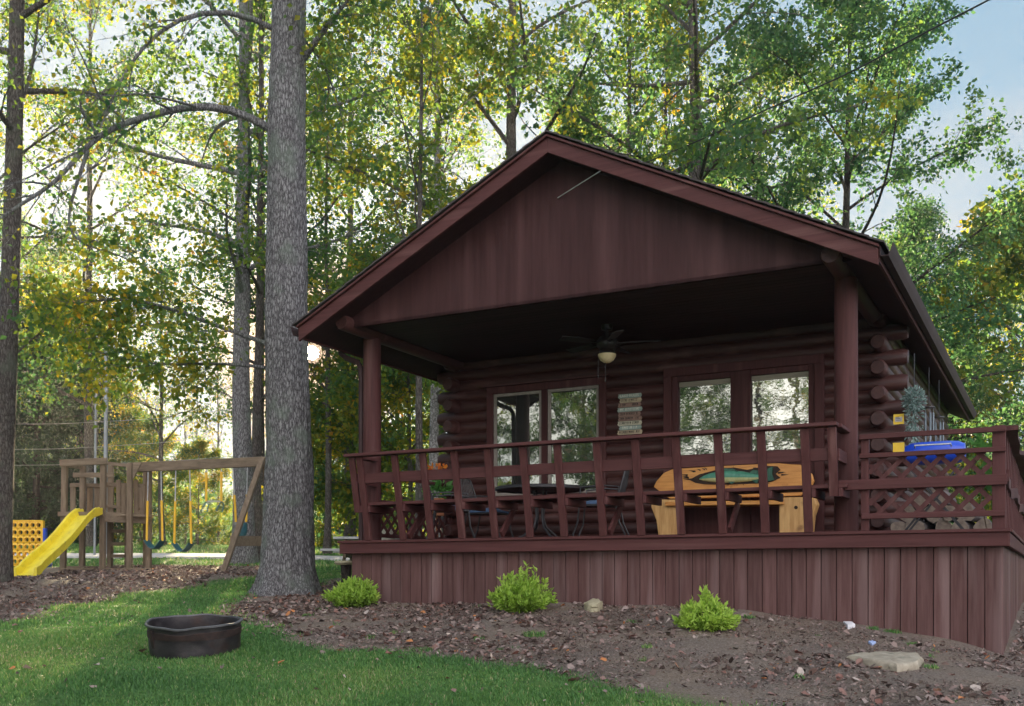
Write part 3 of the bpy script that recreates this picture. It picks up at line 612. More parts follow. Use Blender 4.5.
# sign: nine boards one above another
s0, s1 = onv_u(617.5, 3.03), onv_u(642, 3.03); sm = (s0+s1)/2; sw = (s1-s0)
def hv(y, u, v): p = cab(u, v, 0); return (HY-y)/F*p.y
ht, hb = hv(393.5, sm, 3.03), hv(434.5, sm, 3.03); bh = (ht-hb)/9
sign = CT('board_sign', (sm, 3.04, hb), 'wooden wall sign of nine stacked pastel boards with lettering on the log wall', 'sign')
cols = ['sign_sage', 'sign_tan', 'sign_brown', 'sign_sage', 'sign_brown', 'sign_brown', 'sign_cream', 'sign_sage', 'sign_tan']
offs = [0, .012, -.004, .0, -.006, .004, -.002, .008, .0]; wds = [.94, .88, .92, 1.0, .9, .95, .97, .9, 1.0]
for i in range(9):
    h1 = ht-i*bh; a, c = sm+offs[i]-sw*wds[i]/2, sm+offs[i]+sw*wds[i]/2; e = bh*.3
    bd = sign.part(MB().prism([(a, h1-.003), (a+.012, h1-bh*.35), (a-.004, h1-bh*.6), (a+.008, h1-bh+.003), (c-.01, h1-bh+.002), (c+.004, h1-bh*.5), (c-.006, h1-.004)], 3.025-.003*(i % 2), 3.045, uvh), 'board', M[cols[i]])
    if i == 0:
        cu = bpy.data.curves.new('lettering', 'FONT'); cu.body = 'LAKE RULES'; cu.size = bh*.82; cu.align_x = 'CENTER'; cu.align_y = 'CENTER'; cu.extrude = .001; cu.materials.append(M['ink_pale'])
        to0 = bpy.data.objects.new('lettering_curve', cu); C.objects.link(to0); tme = bpy.data.meshes.new_from_object(to0.evaluated_get(bpy.context.evaluated_depsgraph_get())); bpy.data.objects.remove(to0)
        to = link('lettering', tme, bd, (sm-sign.o[0], 3.018-sign.o[1], h1-bh/2-sign.o[2])); to.rotation_euler = (R(90), 0, 0); to.scale = (min(1, 1.0), 1, 1)
    else:
        tx = MB(); x = a+.03; ink = 'ink_pale' if i in (3, 7) else 'ink'
        while x < c-.04:
            w_ = random.uniform(.008, .014); hh = bh*.3
            if random.random() > .16: tx.box(x, x+.004, 3.0195, 3.0215, h1-bh/2-hh, h1-bh/2+hh).box(x+.004, x+w_, 3.0195, 3.0215, h1-bh/2+hh*random.choice((-.2, .6)), h1-bh/2+hh*random.choice((.9, 1.0)))
            x += w_+.007
        sign.part(tx, 'lettering', M[ink], bd)

# live edge bench with carved fish
bv = 2.62
def bu(x, v=bv): return onv_u(x, v)
def bhh(x, y, v=bv): p = cab(bu(x, v), v, 0); return (HY-y)/F*p.y
bench = CT('carved_bench', (bu(735), bv, DECK), 'golden pine slab bench with a green fish carved in its backrest', 'bench')
def ptl(L_, v): return [(bu(x, v), bhh(x, y, v)) for x, y in L_]
back = [(654,487),(657,481),(664,473),(672,469.5),(684,468.5),(700,467.5),(716,466),(722,465),(735,464.5),(752,464),(768,463.5),(780,463.5),(792,464.5),(801,464.8),(806,470),(812,474),(814,481),(810,490),(800,496),(670,499)]
bk = bench.part(MB().prism(ptl(back, bv+.2)[::-1], bv+.18, bv+.25, uvh), 'backrest', M['pine'], bevel=.008)
hol = [(690,480),(700,474.5),(715,470.5),(722,468.2),(735,467.8),(748,470),(758,467.8),(768,466),(778,466.5),(781,470),(776,474),(781,478),(772,482),(762,483.5),(745,484),(725,485),(705,484.5),(696,483)]
bench.part(MB().prism(ptl(hol, bv+.2)[::-1], bv+.172, bv+.181, uvh), 'carved_hollow', M['burnt'], bk)
cl = MB()
for i in range(34):
    t = random.uniform(0, 2*math.pi); x = 735+47*math.cos(t); y = 476+8*math.sin(t); dx = random.uniform(4, 9)*math.cos(t); dy = random.uniform(1, 3)*math.sin(t)
    q = ptl([(x, y-.8), (x+dx, y+dy), (x, y+.8)], bv+.2); cl.prism(q, bv+.174, bv+.1795+.0001*i, uvh)
bench.part(cl, 'burnt_gouges', M['burnt'], bk)
# fish: body of flattened rings, fins, tail
fb_ = MB(); rings = []
prof = [(699,478.8,.6),(703,478.2,2.6),(709,477.5,4.2),(718,476.8,5.7),(729,476.4,6.2),(742,476.6,5.4),(752,477,3.9),(760,477,2.6),(767,476.6,1.9)]
def fish_half(lo, hi):
    mbx = MB(); rows = []
    for x, y, r in prof:
        row = []
        for k in range(7):
            a = lo+(hi-lo)*k/6; u_, h_ = bu(x, bv+.15), bhh(x, y-r*math.cos(a), bv+.15); row.append((u_, bv+.168-.045*math.sin(a)*min(1, r/4), h_))
        rows.append(row)
    vs_ = [p for r_ in rows for p in r_]; fs = [(i*7+k, i*7+k+1, i*7+7+k+1, i*7+7+k) for i in range(len(rows)-1) for k in range(6)]
    return mbx.add(vs_, fs)
fsh = bench.part(fish_half(0, math.pi*.56), 'carved_fish', M['fish'], bk, smooth=True)
bench.part(fish_half(math.pi*.56, math.pi), 'fish_belly', M['fish_belly'], bk, smooth=True)
fin = MB()
for q in ([(718,472),(724,468.5),(733,468.8),(741,472.8),(730,472)], [(748,473.6),(753,470),(760,470.6),(757,474.6)], [(765,476),(767,469),(773,466.5),(772,474),(774,480),(768,481),(765,477.4)], [(725,480.5),(732,484),(736,481)], [(750,479.4),(757,483.5),(759,478.6)]):
    fin.prism(ptl(q, bv+.15)[::-1], bv+.145, bv+.165, uvh)
bench.part(fin, 'fish_fins', M['fin'], bk)
sx0, sx1 = bu(665, bv-.05), bu(783, bv-.05)
bench.part(MB().prism([(sx0, bhh(665, 506, bv-.05)), (sx1, bhh(783, 504.5, bv-.05)), (sx1, bhh(783, 500, bv-.05)), (sx0, bhh(665, 502, bv-.05))], bv-.06, bv+.3, uvh), 'seat', M['pine'], bevel=.008)
zL = DECK+.004
for pts in ([(651,499.5),(679,499.5),(680,510),(679,534),(659,534),(656,520),(651,507)], [(779,497.5),(806,497),(814,497.5),(817,504),(813,516),(811,534),(779,534)]):
    q = ptl(pts, bv); q = [(a, max(zL, c_)) if y_ < 533 else (a, zL) for (a, c_), (_, y_) in zip(q, pts)]
    lg = bench.part(MB().prism(q[::-1] if False else q, bv, bv+.17, uvh), 'leg', M['pine_h'], bevel=.01)
kn = (bu(796, bv), bv-.004, bhh(796, 507.5, bv)); bench.part(MB().tube([(kn[0], kn[1], kn[2]), (kn[0], kn[1]+.02, kn[2])], .022, 12), 'knot', M['burnt'], lg)

# patio table and chairs
tu, tv = onv_u(540, 1.9), 1.9
tab = CT('patio_table', (tu, tv, DECK), 'round black metal patio table beneath the left window', 'table')
c0 = (tu, tv, 0)
tab.part(MB().lathe([(0, 1.135), (.56, 1.135), (.585, 1.125), (.585, 1.095), (.57, 1.09), (.55, 1.11), (0, 1.11)], c0, 40), 'tabletop', M['black_metal'], smooth=True)
for i in range(4):
    t = math.pi/4+i*math.pi/2+.2; d = (math.cos(t), math.sin(t)); pts = [(tu+d[0]*r, tv+d[1]*r, z) for r, z in ((.1, 1.1), (.07, .95), (.05, .75), (.09, .62), (.25, .5), (.4, .445))]
    tab.part(MB().tube(pts, .014, 8), 'leg', M['black_metal'], smooth=True)
def chair(u, v, ang, label):
    t = CT('patio_chair', (u, v, DECK), label, 'chair', 'wrought iron chairs around the porch table'); t.e.rotation_euler = (0, 0, ROT+ang)
    t.o = (0, 0, 0)
    t.part(MB().box(-.23, .23, -.23, .23, .40, .415), 'seat', M['black_metal'])
    cu = MB(); n = 10
    rows = [(i/9-.5)*.46 for i in range(10)]; vv = []
    for zs in (0, 1):
        for a in rows:
            for b_ in rows:
                e = (1-(abs(a)/.23)**4)*(1-(abs(b_)/.23)**4); vv.append((a, b_, .445+(.035+.02*math.sin(9*a)*math.sin(8*b_))*e if zs else .42-.004*e))
    ff = []
    for i in range(9):
        for j in range(9): ff.append((i*10+j, i*10+j+1, i*10+11+j, i*10+10+j)); ff.append((100+i*10+j, 100+i*10+10+j, 100+i*10+11+j, 100+i*10+j+1))
    for i in range(9): ff += [(i, 100+i, 101+i, i+1), (90+i, 91+i, 191+i, 190+i), (i*10, i*10+10, 110+i*10, 100+i*10), (i*10+9, 109+i*10, 119+i*10, i*10+19)]
    t.part(cu.add(vv, ff), 'cushion', M['cushion'], smooth=True)
    for s in (-1, 1):
        t.part(MB().tube([(s*.22, -.22, .4), (s*.23, -.24, .2), (s*.22, -.3, .05), (s*.22, -.27, .006)], .011, 7), 'leg', M['black_metal'], smooth=True)
        t.part(MB().tube([(s*.22, .22, .4), (s*.23, .26, .2), (s*.22, .33, .05), (s*.22, .3, .006)], .011, 7), 'leg', M['black_metal'], smooth=True)
        t.part(MB().tube([(s*.22, .22, .4), (s*.25, .26, .62), (s*.25, .05, .64), (s*.25, -.2, .62), (s*.24, -.22, .42)], .011, 7), 'armrest', M['black_metal'], smooth=True)
    bk_ = MB(); bk_.tube([(-.22, .22, .4), (-.22, .3, .7), (-.16, .34, .88), (0, .35, .93), (.16, .34, .88), (.22, .3, .7), (.22, .22, .4)], .012, 7)
    for i in range(7): x = -.15+i*.05; bk_.tube([(x, .23, .42), (x, .3, .7), (x*.95, .345, .9-.3*x*x)], .006, 5)
    t.part(bk_, 'backrest', M['black_metal'], smooth=True)
    return t
chair(onv_u(600, 1.5), 1.5, R(-75), 'iron chair right of the round porch table, blue cushion, back toward the carved bench')
chair(onv_u(488, 2.3), 2.3, R(95), 'iron chair nearest the left window corner, blue cushion, behind the round table')
chair(onv_u(452, 1.55), 1.55, R(120), 'leftmost iron porch chair, blue cushion, beside the far lattice')

# small yellow notices on the log ends, hanging plant, chimes, grill, firewood, vine, pots
def hp(x, y, v): u = onv_u(x, v); p = cab(u, v, 0); return u, (HY-y)/F*p.y
for (xa, ya, xb, yb, lab) in ((893.5, 414.5, 904, 424, 'upper small yellow notice with grey print on the cabin corner log'), (893, 443, 904.5, 452, 'lower small plain yellow notice on the cabin corner log')):
    u0, h1 = hp(xa, ya, 2.8); u1, h0 = hp(xb, yb, 2.8)
    t = CT('notice', ((u0+u1)/2, 2.8, h0), lab, 'notice'); t.part(MB().box(u0, u1, 2.79, 2.8, h0, h1), 'plate', M['yellow_sign'])
    if 'print' in lab:
        mbx = MB(); mbx.box(u0+.018, u1-.018, 2.786, 2.7885, h0+.03, h1-.035); t.part(mbx, 'print', M['pale_board'])
        mbx = MB()
        for i in range(3): mbx.box(u0+.028, u1-.03-.01*i, 2.782, 2.785, h0+.045+i*.018, h0+.05+i*.018)
        t.part(mbx, 'lettering', M['ink'])
def leaves(n, cen, spread, L, wd, m, name, parent, org, up=.3, rs=None, tlo=0, thi=1, radial=True):
    r = rs or rng; p = r.normal(0, 1, (n, 3)); p /= np.maximum(np.linalg.norm(p, axis=1, keepdims=True), 1e-6); p *= r.random((n, 1))**.45
    c = np.array(cen)+p*np.array(spread); d = (p if radial else r.normal(0, 1, (n, 3)))+r.normal(0, .35, (n, 3)); d[:, 2] += up; d /= np.linalg.norm(d, axis=1, keepdims=True)
    V_, F_, T_ = leaf_cards(c, d, L*(.6+.7*r.random(n)), wd, tlo+(thi-tlo)*r.random(n), r)
    return link(name, raw_mesh(name, V_-np.array(org), F_, m, False, T_), parent)
def leaf_cards(c, d, L, wd, tint, r):
    n = len(c); s = np.cross(d, r.normal(0, 1, (n, 3))); s /= np.maximum(np.linalg.norm(s, axis=1, keepdims=True), 1e-6); nn = np.cross(d, s)
    L = np.asarray(L)[:, None] if np.ndim(L) else np.full((n, 1), L); fold = L*.12
    a = c; b_ = c+d*L*.45+s*L*wd+nn*fold; t = c+d*L; e = c+d*L*.45-s*L*wd+nn*fold
    V_ = np.stack([a, b_, t, e], 1).reshape(-1, 3); F_ = np.arange(4*n).reshape(n, 4)
    return V_, F_, np.repeat(tint, 4)
pu, ph = hp(914, 400, 2.75)
hang = CT('hanging_plant', (pu, 2.75, ph-.2), 'pale blue green trailing plant hung on the cabin corner', 'plant')
leaves(520, (pu, 2.75, ph), (.12, .12, .15), .05, .22, M['pale_leaf'], 'foliage', hang.e, hang.o, .1); leaves(260, (pu+.0, 2.75, ph-.28), (.09, .09, .28), .05, .22, M['pale_leaf'], 'trailing_foliage', hang.e, hang.o, -.8)
hang.part(MB().tube([(pu, 2.75, ph), (pu, 2.78, ph+.55)], .006, 5), 'hook', M['black_metal'])
for x, y, lab in ((929, 408, 'nearer tubular wind chime hanging beside the pale trailing plant'), (939, 418, 'farther tubular wind chime under the right eave')):
    v_ = 3.6 if x == 929 else 4.6; cu_, ch_ = hp(x, y, v_); t = CT('wind_chime', (cu_, v_, ch_-.5), lab, 'wind chime')
    t.part(MB().lathe([(0, ch_+.02), (.07, ch_+.015), (.07, ch_), (0, ch_)], (cu_, v_, 0), 14).tube([(cu_, v_, ch_+.02), (cu_, v_, ch_+.5)], .004, 5), 'top_disc', M['black_metal'])
    for i in range(5):
        a = i*1.257; x_, y_ = cu_+.05*math.cos(a), v_+.05*math.sin(a); l = .28+.05*i
        t.part(MB().tube([(x_, y_, ch_), (x_, y_, ch_-.06)], .002, 4).tube([(x_, y_, ch_-.06), (x_, y_, ch_-.06-l)], .011, 8), 'tube', M['chime'], smooth=True)
gu, gh = hp(935, 449, 1.9); gl = .27
grill = CT('barrel_grill', (gu, 1.9, DECK), 'bright blue lidded barrel grill on dark crossed legs behind the corner lattice', 'grill')
def barrel(a0, a1, r, m, name, bump=0):
    mbx = MB(); n = 16; xs = [(-gl-.04, .3), (-gl-.03, .7), (-gl+.03, .93), (-gl*.5, 1), (0, 1), (gl*.5, 1), (gl-.03, .93), (gl+.03, .7), (gl+.04, .3)]; vv = []
    for x, f in xs:
        for k in range(n+1): a = a0+(a1-a0)*k/n; vv.append((gu+x, 1.9-r*f*math.cos(a), gh-.05+r*.8*f*math.sin(a)))
    ff = [(i*(n+1)+k, i*(n+1)+k+1, (i+1)*(n+1)+k+1, (i+1)*(n+1)+k) for i in range(len(xs)-1) for k in range(n)]
    return grill.part(mbx.add(vv, ff), name, m, smooth=True)
lid = barrel(0, math.pi, .165, M['blue_pl'], 'lid'); barrel(math.pi, 2*math.pi, .15, M['blue_pl'], 'firebox')
grill.part(MB().tube([(gu-.18, 1.69, gh), (gu-.18, 1.65, gh+.02), (gu+.18, 1.65, gh+.02), (gu+.18, 1.69, gh)], .01, 7), 'handle', M['chain'], lid)
for s in (-1, 1):
    for dv in (-.14, .14): grill.part(MB().beam((gu-s*.26, 1.9+dv+.012*s, gh-.19), (gu+s*.32, 1.9+dv+.012*s, DECK+.004), .03, .02), 'leg', M['black_metal'])
fwp = [(3.3, 2.62, 0, .0), (3.52, 2.6, 0, .2), (3.75, 2.63, 0, -.1), (3.98, 2.6, 0, .15), (4.18, 2.62, 0, 0), (3.41, 2.64, 1, .1), (3.63, 2.62, 1, -.15), (3.86, 2.6, 1, .1), (3.52, 2.62, 2, .0), (3.74, 2.63, 2, .1), (4.05, 2.62, 1, .2)]
for i, (u_, v_, lev, a) in enumerate(fwp):
    r_ = random.uniform(.088, .105); z = DECK+.1+lev*.165
    t = CT('firewood_log', (u_, v_, z-.1), 'cut grey firewood log in the pile behind the corner lattice', 'firewood', 'firewood logs piled on the side deck')
    mbx = MB(); n = 12; vv = []
    for e in (-.24, .24):
        for k in range(n): q = 2*math.pi*k/n; rr = r_*(1+.12*math.sin(3*q+i)); vv.append((u_+rr*math.cos(q)+e*math.sin(a), v_+e*math.cos(a), z+rr*math.sin(q)))
    lo = t.part(mbx.add(vv, [(k, (k+1) % n, n+(k+1) % n, n+k) for k in range(n)]), 'bark', M['firewood'], smooth=True)
    mbx = MB(); t.part(mbx.add([Vector(p)+Vector((0, -.003, 0)) for p in vv[:n]], [tuple(range(n))[::-1]]), 'cut_end', M['firewood_end'])
vu, vh = hp(981, 470, .66)
vine = CT('climbing_vine', (vu, .66, DECK), 'green leafed vine climbing behind the corner railing post', 'vine')
vine.part(MB().tube([(vu+.05, .68, DECK+.005), (vu+.0, .66, .7), (vu+.04, .66, 1.0), (vu-.02, .66, 1.3)], .006, 5), 'stem', M['old_wood'])
leaves(46, (vu, .63, vh+.08), (.09, .05, .33), .085, .42, M['vine'], 'foliage', vine.e, vine.o, .0)
fpu, fph = hp(437, 470, 2.7)
pot = CT('flower_pot', (fpu, 2.7, DECK), 'orange flowering plant in a clay pot on the far left of the porch', 'potted plant')
pot.part(MB().tube([(fpu, 2.7, DECK), (fpu, 2.7, .86)], [.02, .02], 6).lathe([(0, .86), (.1, .86), (.13, 1.08), (.14, 1.08), (.14, 1.11), (.12, 1.11), (.12, 1.08), (0, 1.07)], (fpu, 2.7, 0), 18), 'pot', M['clay'], smooth=True)
leaves(140, (fpu, 2.7, 1.22), (.18, .18, .14), .1, .3, M['vine'], 'foliage', pot.e, pot.o, .3); leaves(50, (fpu, 2.68, fph), (.17, .17, .08), .06, .45, M['petal'], 'flowers', pot.e, pot.o, .3)
plu = onv_u(388, 1.7)
pl = CT('pail', (plu, 1.7, DECK), 'pale round pail on the porch floor inside the left railing', 'pail')
pl.part(MB().lathe([(0, .434), (.085, .434), (.105, .62), (.11, .62), (.11, .63), (.1, .63), (.08, .445), (0, .445)], (plu, 1.7, 0), 20), 'body', M['pail'], smooth=True)
pl.part(MB().tube([(plu-.105, 1.7, .61), (plu-.08, 1.66, .52), (plu, 1.6, .48), (plu+.08, 1.66, .52), (plu+.105, 1.7, .61)], .004, 5), 'handle', M['chain'])

# ------------------------------------------------------------------ trees
class TB:
    def __init__(s): s.V = []; s.F = []; s.n = 0
    def tube(s, P, rad, n=5, wob=None):
        P = np.asarray(P, float); m = len(P); d = np.gradient(P, axis=0); d /= np.maximum(np.linalg.norm(d, axis=1, keepdims=True), 1e-9)
        ref = np.array([0, 0, 1.]) if abs(d[0, 2]) < .85 else np.array([1., 0, 0])
        a = np.cross(d, ref); a /= np.maximum(np.linalg.norm(a, axis=1, keepdims=True), 1e-6); b = np.cross(a, d)
        t = 2*np.pi*np.arange(n)/n; rr = np.asarray(rad, float)[:, None]*np.ones((1, n))
        if wob is not None: rr = rr*wob
        V = P[:, None]+a[:, None]*(rr*np.cos(t))[..., None]+b[:, None]*(rr*np.sin(t))[..., None]
        i = np.arange(m-1)[:, None]*n; k = np.arange(n)[None]; k2 = (k+1) % n
        s.V.append(V.reshape(-1, 3)); s.F.append((np.stack([i+k, i+k2, i+n+k2, i+n+k], -1).reshape(-1, 4))+s.n); s.n += m*n
def unit(v): return v/max(np.linalg.norm(v), 1e-9)
def curve(P, n):
    """smooth resample of a polyline"""
    P = np.asarray(P, float); s = np.concatenate([[0], np.cumsum(np.linalg.norm(np.diff(P, axis=0), axis=1))]); q = np.linspace(0, s[-1], n)
    o = np.stack([np.interp(q, s, P[:, i]) for i in range(3)], 1); o[1:-1] = (o[:-2]+2*o[1:-1]+o[2:])/4; return o
def grow(seed, H, r0, base, Rc, nl, lpt, L, mu=.4, sd=.12, trunk=None, limbs=(), nsec=7, ntw=5, prof=(.7, 1, .9, .55, .2), el=(8, 55), sag=.25, tsides=12, wid=.36, sun_gap=None, hero=False, flare=1.35, trad=None, lean=0, jit=.13):
    r = np.random.default_rng(seed); tb = TB(); LC = []; LD = []; LT = []
    if trunk is None:
        m = 12; z = np.linspace(0, H, m); wx = np.cumsum(r.normal(0, .012*H/m*2, (m, 2)), axis=0); wx -= wx[0]; trunk = np.stack([wx[:, 0]+lean*z, wx[:, 1], z], 1)
    trunk = np.asarray(trunk, float)
    if hero:
        P = curve(trunk, 230); z = P[:, 2]; zz = (z-z[0]); rad = np.interp(zz, [0, .12, .4, 1.0, 2.2, 7, H], trad) if trad else r0*(1-.7*zz/H)
        th = 2*np.pi*np.arange(96)/96; wob = np.ones((230, 96))
        for i in range(230):
            for k in range(96):
                c, s_ = math.cos(th[k]), math.sin(th[k])
                nz = mnoise.noise(Vector((c*5, s_*5, zz[i]*.9)))*.06+mnoise.noise(Vector((c*13, s_*13, zz[i]*2.6)))*.05+mnoise.noise(Vector((c*2, s_*2, zz[i]*.6+9)))*.07-.055*max(0, .5-abs(mnoise.noise(Vector((c*17, s_*17, zz[i]*1.7)))*2))+.02*mnoise.noise(Vector((c*30, s_*30, zz[i]*7)))
                wob[i, k] += nz+.16*max(0, 1-zz[i]/.55)**2*math.cos(5*th[k]+1+.4*math.sin(2*th[k]))
        tb.tube(P, rad, 96, wob)
    else:
        P = curve(trunk, 22); t = (P[:, 2]-P[0, 2])/max(P[-1, 2]-P[0, 2], .1); rad = r0*(1-.86*t**.85)+.01; rad[0] *= flare; rad[1] *= 1.05
        if trad: rad = np.interp(t*H, trad[0], trad[1])
        tb.tube(P, rad, tsides)
    zt = P[:, 2]-P[0, 2]
    def at(z): return np.array([np.interp(z, zt, P[:, i]) for i in range(3)]), float(np.interp(z, zt, rad))
    todo = []
    for l in limbs: todo.append((np.asarray(l['p'], float), l['r'], l.get('leaf', 1.0), l.get('sec', nsec), l.get('mu', mu)))
    for i in range(nl):
        f = (i+.5+r.uniform(-.4, .4))/nl; z = base+(H-base)*f*.97; p0, tr = at(z); az = i*2.4+r.normal(0, .35)+seed
        ln = Rc*np.interp(f, [0, .25, .55, .85, 1], prof)*r.uniform(.75, 1.15); e = R(el[0]+(el[1]-el[0])*f+r.normal(0, 9))
        d = np.array([math.cos(az)*math.cos(e), math.sin(az)*math.cos(e), math.sin(e)]); m = 7; q = [p0]
        for k in range(m-1):
            d = unit(d+np.array([r.normal(0, .13), r.normal(0, .13), r.normal(0, .09)-sag*.22*(k/m)*(1-f*.6)])); q.append(q[-1]+d*ln/(m-1))
        todo.append((np.array(q), min(tr*.5, .012+.016*ln), 1.0, nsec, mu))
    for q, rb, lf, ns, lmu in todo:
        Q = curve(q, max(9, len(q)+2)); ln = np.linalg.norm(np.diff(Q, axis=0), axis=1).sum(); m = len(Q)
        tb.tube(Q, np.linspace(rb, max(rb*.22, .006), m), 7 if rb > .03 else 5)
        for j in range(ns):
            s = .18+.82*(j+r.random())/ns; i0 = min(int(s*(m-1)), m-2); p0 = Q[i0]+(Q[i0+1]-Q[i0])*(s*(m-1)-i0); d0 = unit(Q[i0+1]-Q[i0])
            sd_ = unit(np.cross(d0, [0, 0, 1])+1e-6)*(1 if j % 2 else -1); a = R(r.uniform(25, 65)); d = unit(d0*math.cos(a)+sd_*math.sin(a)+np.array([0, 0, r.normal(.05, .3)])); l2 = min(ln*.42*(1.15-.55*s)*r.uniform(.6, 1.25), 2.4); q2 = [p0]
            for k in range(4): d = unit(d+r.normal(0, .16, 3)+np.array([0, 0, -.05])); q2.append(q2[-1]+d*l2/4)
            q2 = np.array(q2); r2 = max(.004, rb*.3*(1-.6*s)); tb.tube(q2, np.linspace(r2+.003, .003, 5), 4); smu = lmu+r.normal(0, sd*.7)
            for k in range(ntw):
                s2 = .15+.85*(k+r.random())/ntw; f4 = min(s2*4, 3.999); i1 = int(f4); p1 = q2[i1]+(q2[i1+1]-q2[i1])*(f4-i1); dd = unit(q2[i1+1]-q2[i1]+r.normal(0, .55, 3)); l3 = r.uniform(.25, .6)*(1 if Rc > 2 else .6)
                p2 = p1+dd*l3+np.array([0, 0, -.04]); tb.tube(np.array([p1, (p1+p2)/2+r.normal(0, .02, 3), p2]), [.005, .004, .002], 3)
                n = r.poisson(lpt*lf)
                if n == 0: continue
                tt = r.random((n, 1))**.7; c = p1+(p2-p1)*tt*1.1+r.normal(0, jit, (n, 3)); dv = dd*.6+r.normal(0, .7, (n, 3)); dv[:, 2] -= .35; dv /= np.linalg.norm(dv, axis=1, keepdims=True)
                LC.append(c); LD.append(dv); LT.append(np.clip(smu+r.normal(0, sd*.5)+r.normal(0, sd*.6, n), 0, 1))
    wood = (np.concatenate(tb.V), np.concatenate(tb.F))
    if LC:
        c, d, t = np.concatenate(LC), np.concatenate(LD), np.concatenate(LT)
        if sun_gap is not None: k = sun_gap(c); c, d, t = c[k], d[k], t[k]
        return wood, leaf_cards(c, d, L*(.65+.6*r.random(len(c))), wid, t, r)
    return wood, None
def sun_gap_at(org, deg=.55):
    o = np.array(org); s = np.array(SUN)
    def f(c):
        p = c+o-np.array([0, 0, EYE]); a = p@s/np.linalg.norm(p, axis=1); return (a < math.cos(R(deg)))&(rng.random(len(a)) > .8*np.exp(-(np.degrees(np.arccos(np.clip(a, -1, 1)))/2.0)**2))
    return f
def kind(nm, spec, bk, lf=None):
    wood, lv = grow(**spec)
    return nm, raw_mesh(nm+'_wood', wood[0], wood[1], M[bk], True), raw_mesh(nm+'_crown', lv[0], lv[1], M[lf or 'leaf'], False, lv[2]), lv, M[lf or 'leaf']
def plant_tree(k, x, y, s, rz, label, group=None, sz=None, sink=.12):
    e = empty(k[0], (x, y, gz1(x, y)-sink), rz); e.scale = (s, s, sz or s); tag(e, label, 'tree', group)
    link('trunk', k[1], e); cm = k[2]
    a = np.array([x, y])@np.array([SUN.x, SUN.y])/math.hypot(SUN.x, SUN.y); off = math.hypot(x-a*SUN.x/math.hypot(SUN.x, SUN.y), y-a*SUN.y/math.hypot(SUN.x, SUN.y))
    if a > 0 and off < 7*s:                       # the low sun shows through a small opening of these crowns
        V_, F_, T_ = k[3]; c = V_.reshape(-1, 4, 3).mean(1)*np.array([s, s, sz or s]); cz, sn = math.cos(rz), math.sin(rz)
        q = np.stack([c[:, 0]*cz-c[:, 1]*sn, c[:, 0]*sn+c[:, 1]*cz, c[:, 2]], 1)+np.array([x, y, gz1(x, y)-sink-EYE]); co = q@np.array(SUN)/np.linalg.norm(q, axis=1); kp = (co < math.cos(R(.55)))&(rng.random(len(co)) > .8*np.exp(-(np.degrees(np.arccos(np.clip(co, -1, 1)))/2.0)**2))
        if not kp.all(): n = int(kp.sum()); cm = raw_mesh(k[0]+'_crown', V_.reshape(-1, 4, 3)[kp].reshape(-1, 3), np.arange(4*n).reshape(n, 4), k[4], False, T_.reshape(-1, 4)[kp].ravel())
    link('crown', cm, e); return e
def px_tree(k, px, Z, *a, **kw): return plant_tree(k, (px-CX)/F*Z, Z, *a, **kw)
def own_tree(nm, org, spec, bk, label, lf='leaf', gap=True):
    if gap: spec['sun_gap'] = sun_gap_at(org)
    return plant_tree_mesh(nm, org, grow(**spec), bk, label, lf)
def plant_tree_mesh(nm, org, g, bk, label, lf):
    e = empty(nm, org); tag(e, label, 'tree'); link('trunk', raw_mesh(nm+'_wood', g[0][0], g[0][1], M[bk], True), e)
    if g[1]: link('crown', raw_mesh(nm+'_crown', g[1][0], g[1][1], M[lf], False, g[1][2]), e)
    return e
def pts(L_, Z0, Z1, org):
    n = len(L_); return [np.array(W(x, y, Z0+(Z1-Z0)*i/(n-1)))-np.array(org) for i, (x, y) in enumerate(L_)]

# the big oak beside the cabin, with its two long arching limbs
ox, oy = W(287, 592, 14.4).x, 14.4; oo = (ox, oy, gz1(ox, oy)-.05)
oT = [(0, 0, 0), (.02, 0, .8), (.03, 0, 2), (-.01, 0, 4), (0, 0, 6.6), (.04, 0, 8.5), (.1, .1, 11), (.05, .2, 14), (.1, .2, 18)]
oL = [dict(p=pts([(276,30),(250,15),(225,11),(195,12),(170,22),(150,40),(130,62),(113,95),(100,128)], 14.4, 13.4, oo), r=.042, leaf=.22, sec=12),
      dict(p=pts([(272,130),(245,114),(225,107),(200,105),(175,108),(150,116),(120,124),(100,134),(85,148),(70,165),(55,186),(35,195),(15,208),(-8,224),(-40,250)], 14.4, 13.0, oo), r=.06, leaf=.22, sec=16),
      dict(p=pts([(88,150),(78,180),(70,205),(66,225),(72,240),(84,246),(110,252),(135,262)], 13.6, 13.4, oo), r=.028, leaf=.6, sec=6),
      dict(p=pts([(97,134),(80,110),(78,100),(92,92),(104,99)], 13.7, 13.5, oo), r=.025, leaf=.3, sec=4),
      dict(p=pts([(270,345),(235,332),(205,322),(175,310),(150,300),(110,298),(60,305)], 14.4, 13.9, oo), r=.035, leaf=1.9, sec=13, mu=.6),
      dict(p=pts([(270,368),(240,364),(205,363),(170,366),(130,360),(90,350)], 14.4, 15.2, oo), r=.028, leaf=1.7, sec=11, mu=.62),
      dict(p=pts([(304,58),(318,38),(340,10),(365,-20)], 14.4, 14.0, oo), r=.05, leaf=1, sec=7, mu=.6),
      dict(p=pts([(304,40),(322,60),(336,95),(345,130)], 14.4, 15.4, oo), r=.02, leaf=1, sec=5, mu=.6)]
own_tree('oak_tree', oo, dict(seed=11, H=18, r0=.33, base=8.6, Rc=5, nl=16, lpt=16, L=.095, mu=.5, sd=.16, trunk=oT, limbs=oL, hero=True, trad=[.53, .45, .375, .335, .305, .245, .08]), 'bark_big', 'large grey trunked tree with two long arching limbs, standing nearest the cabin corner')
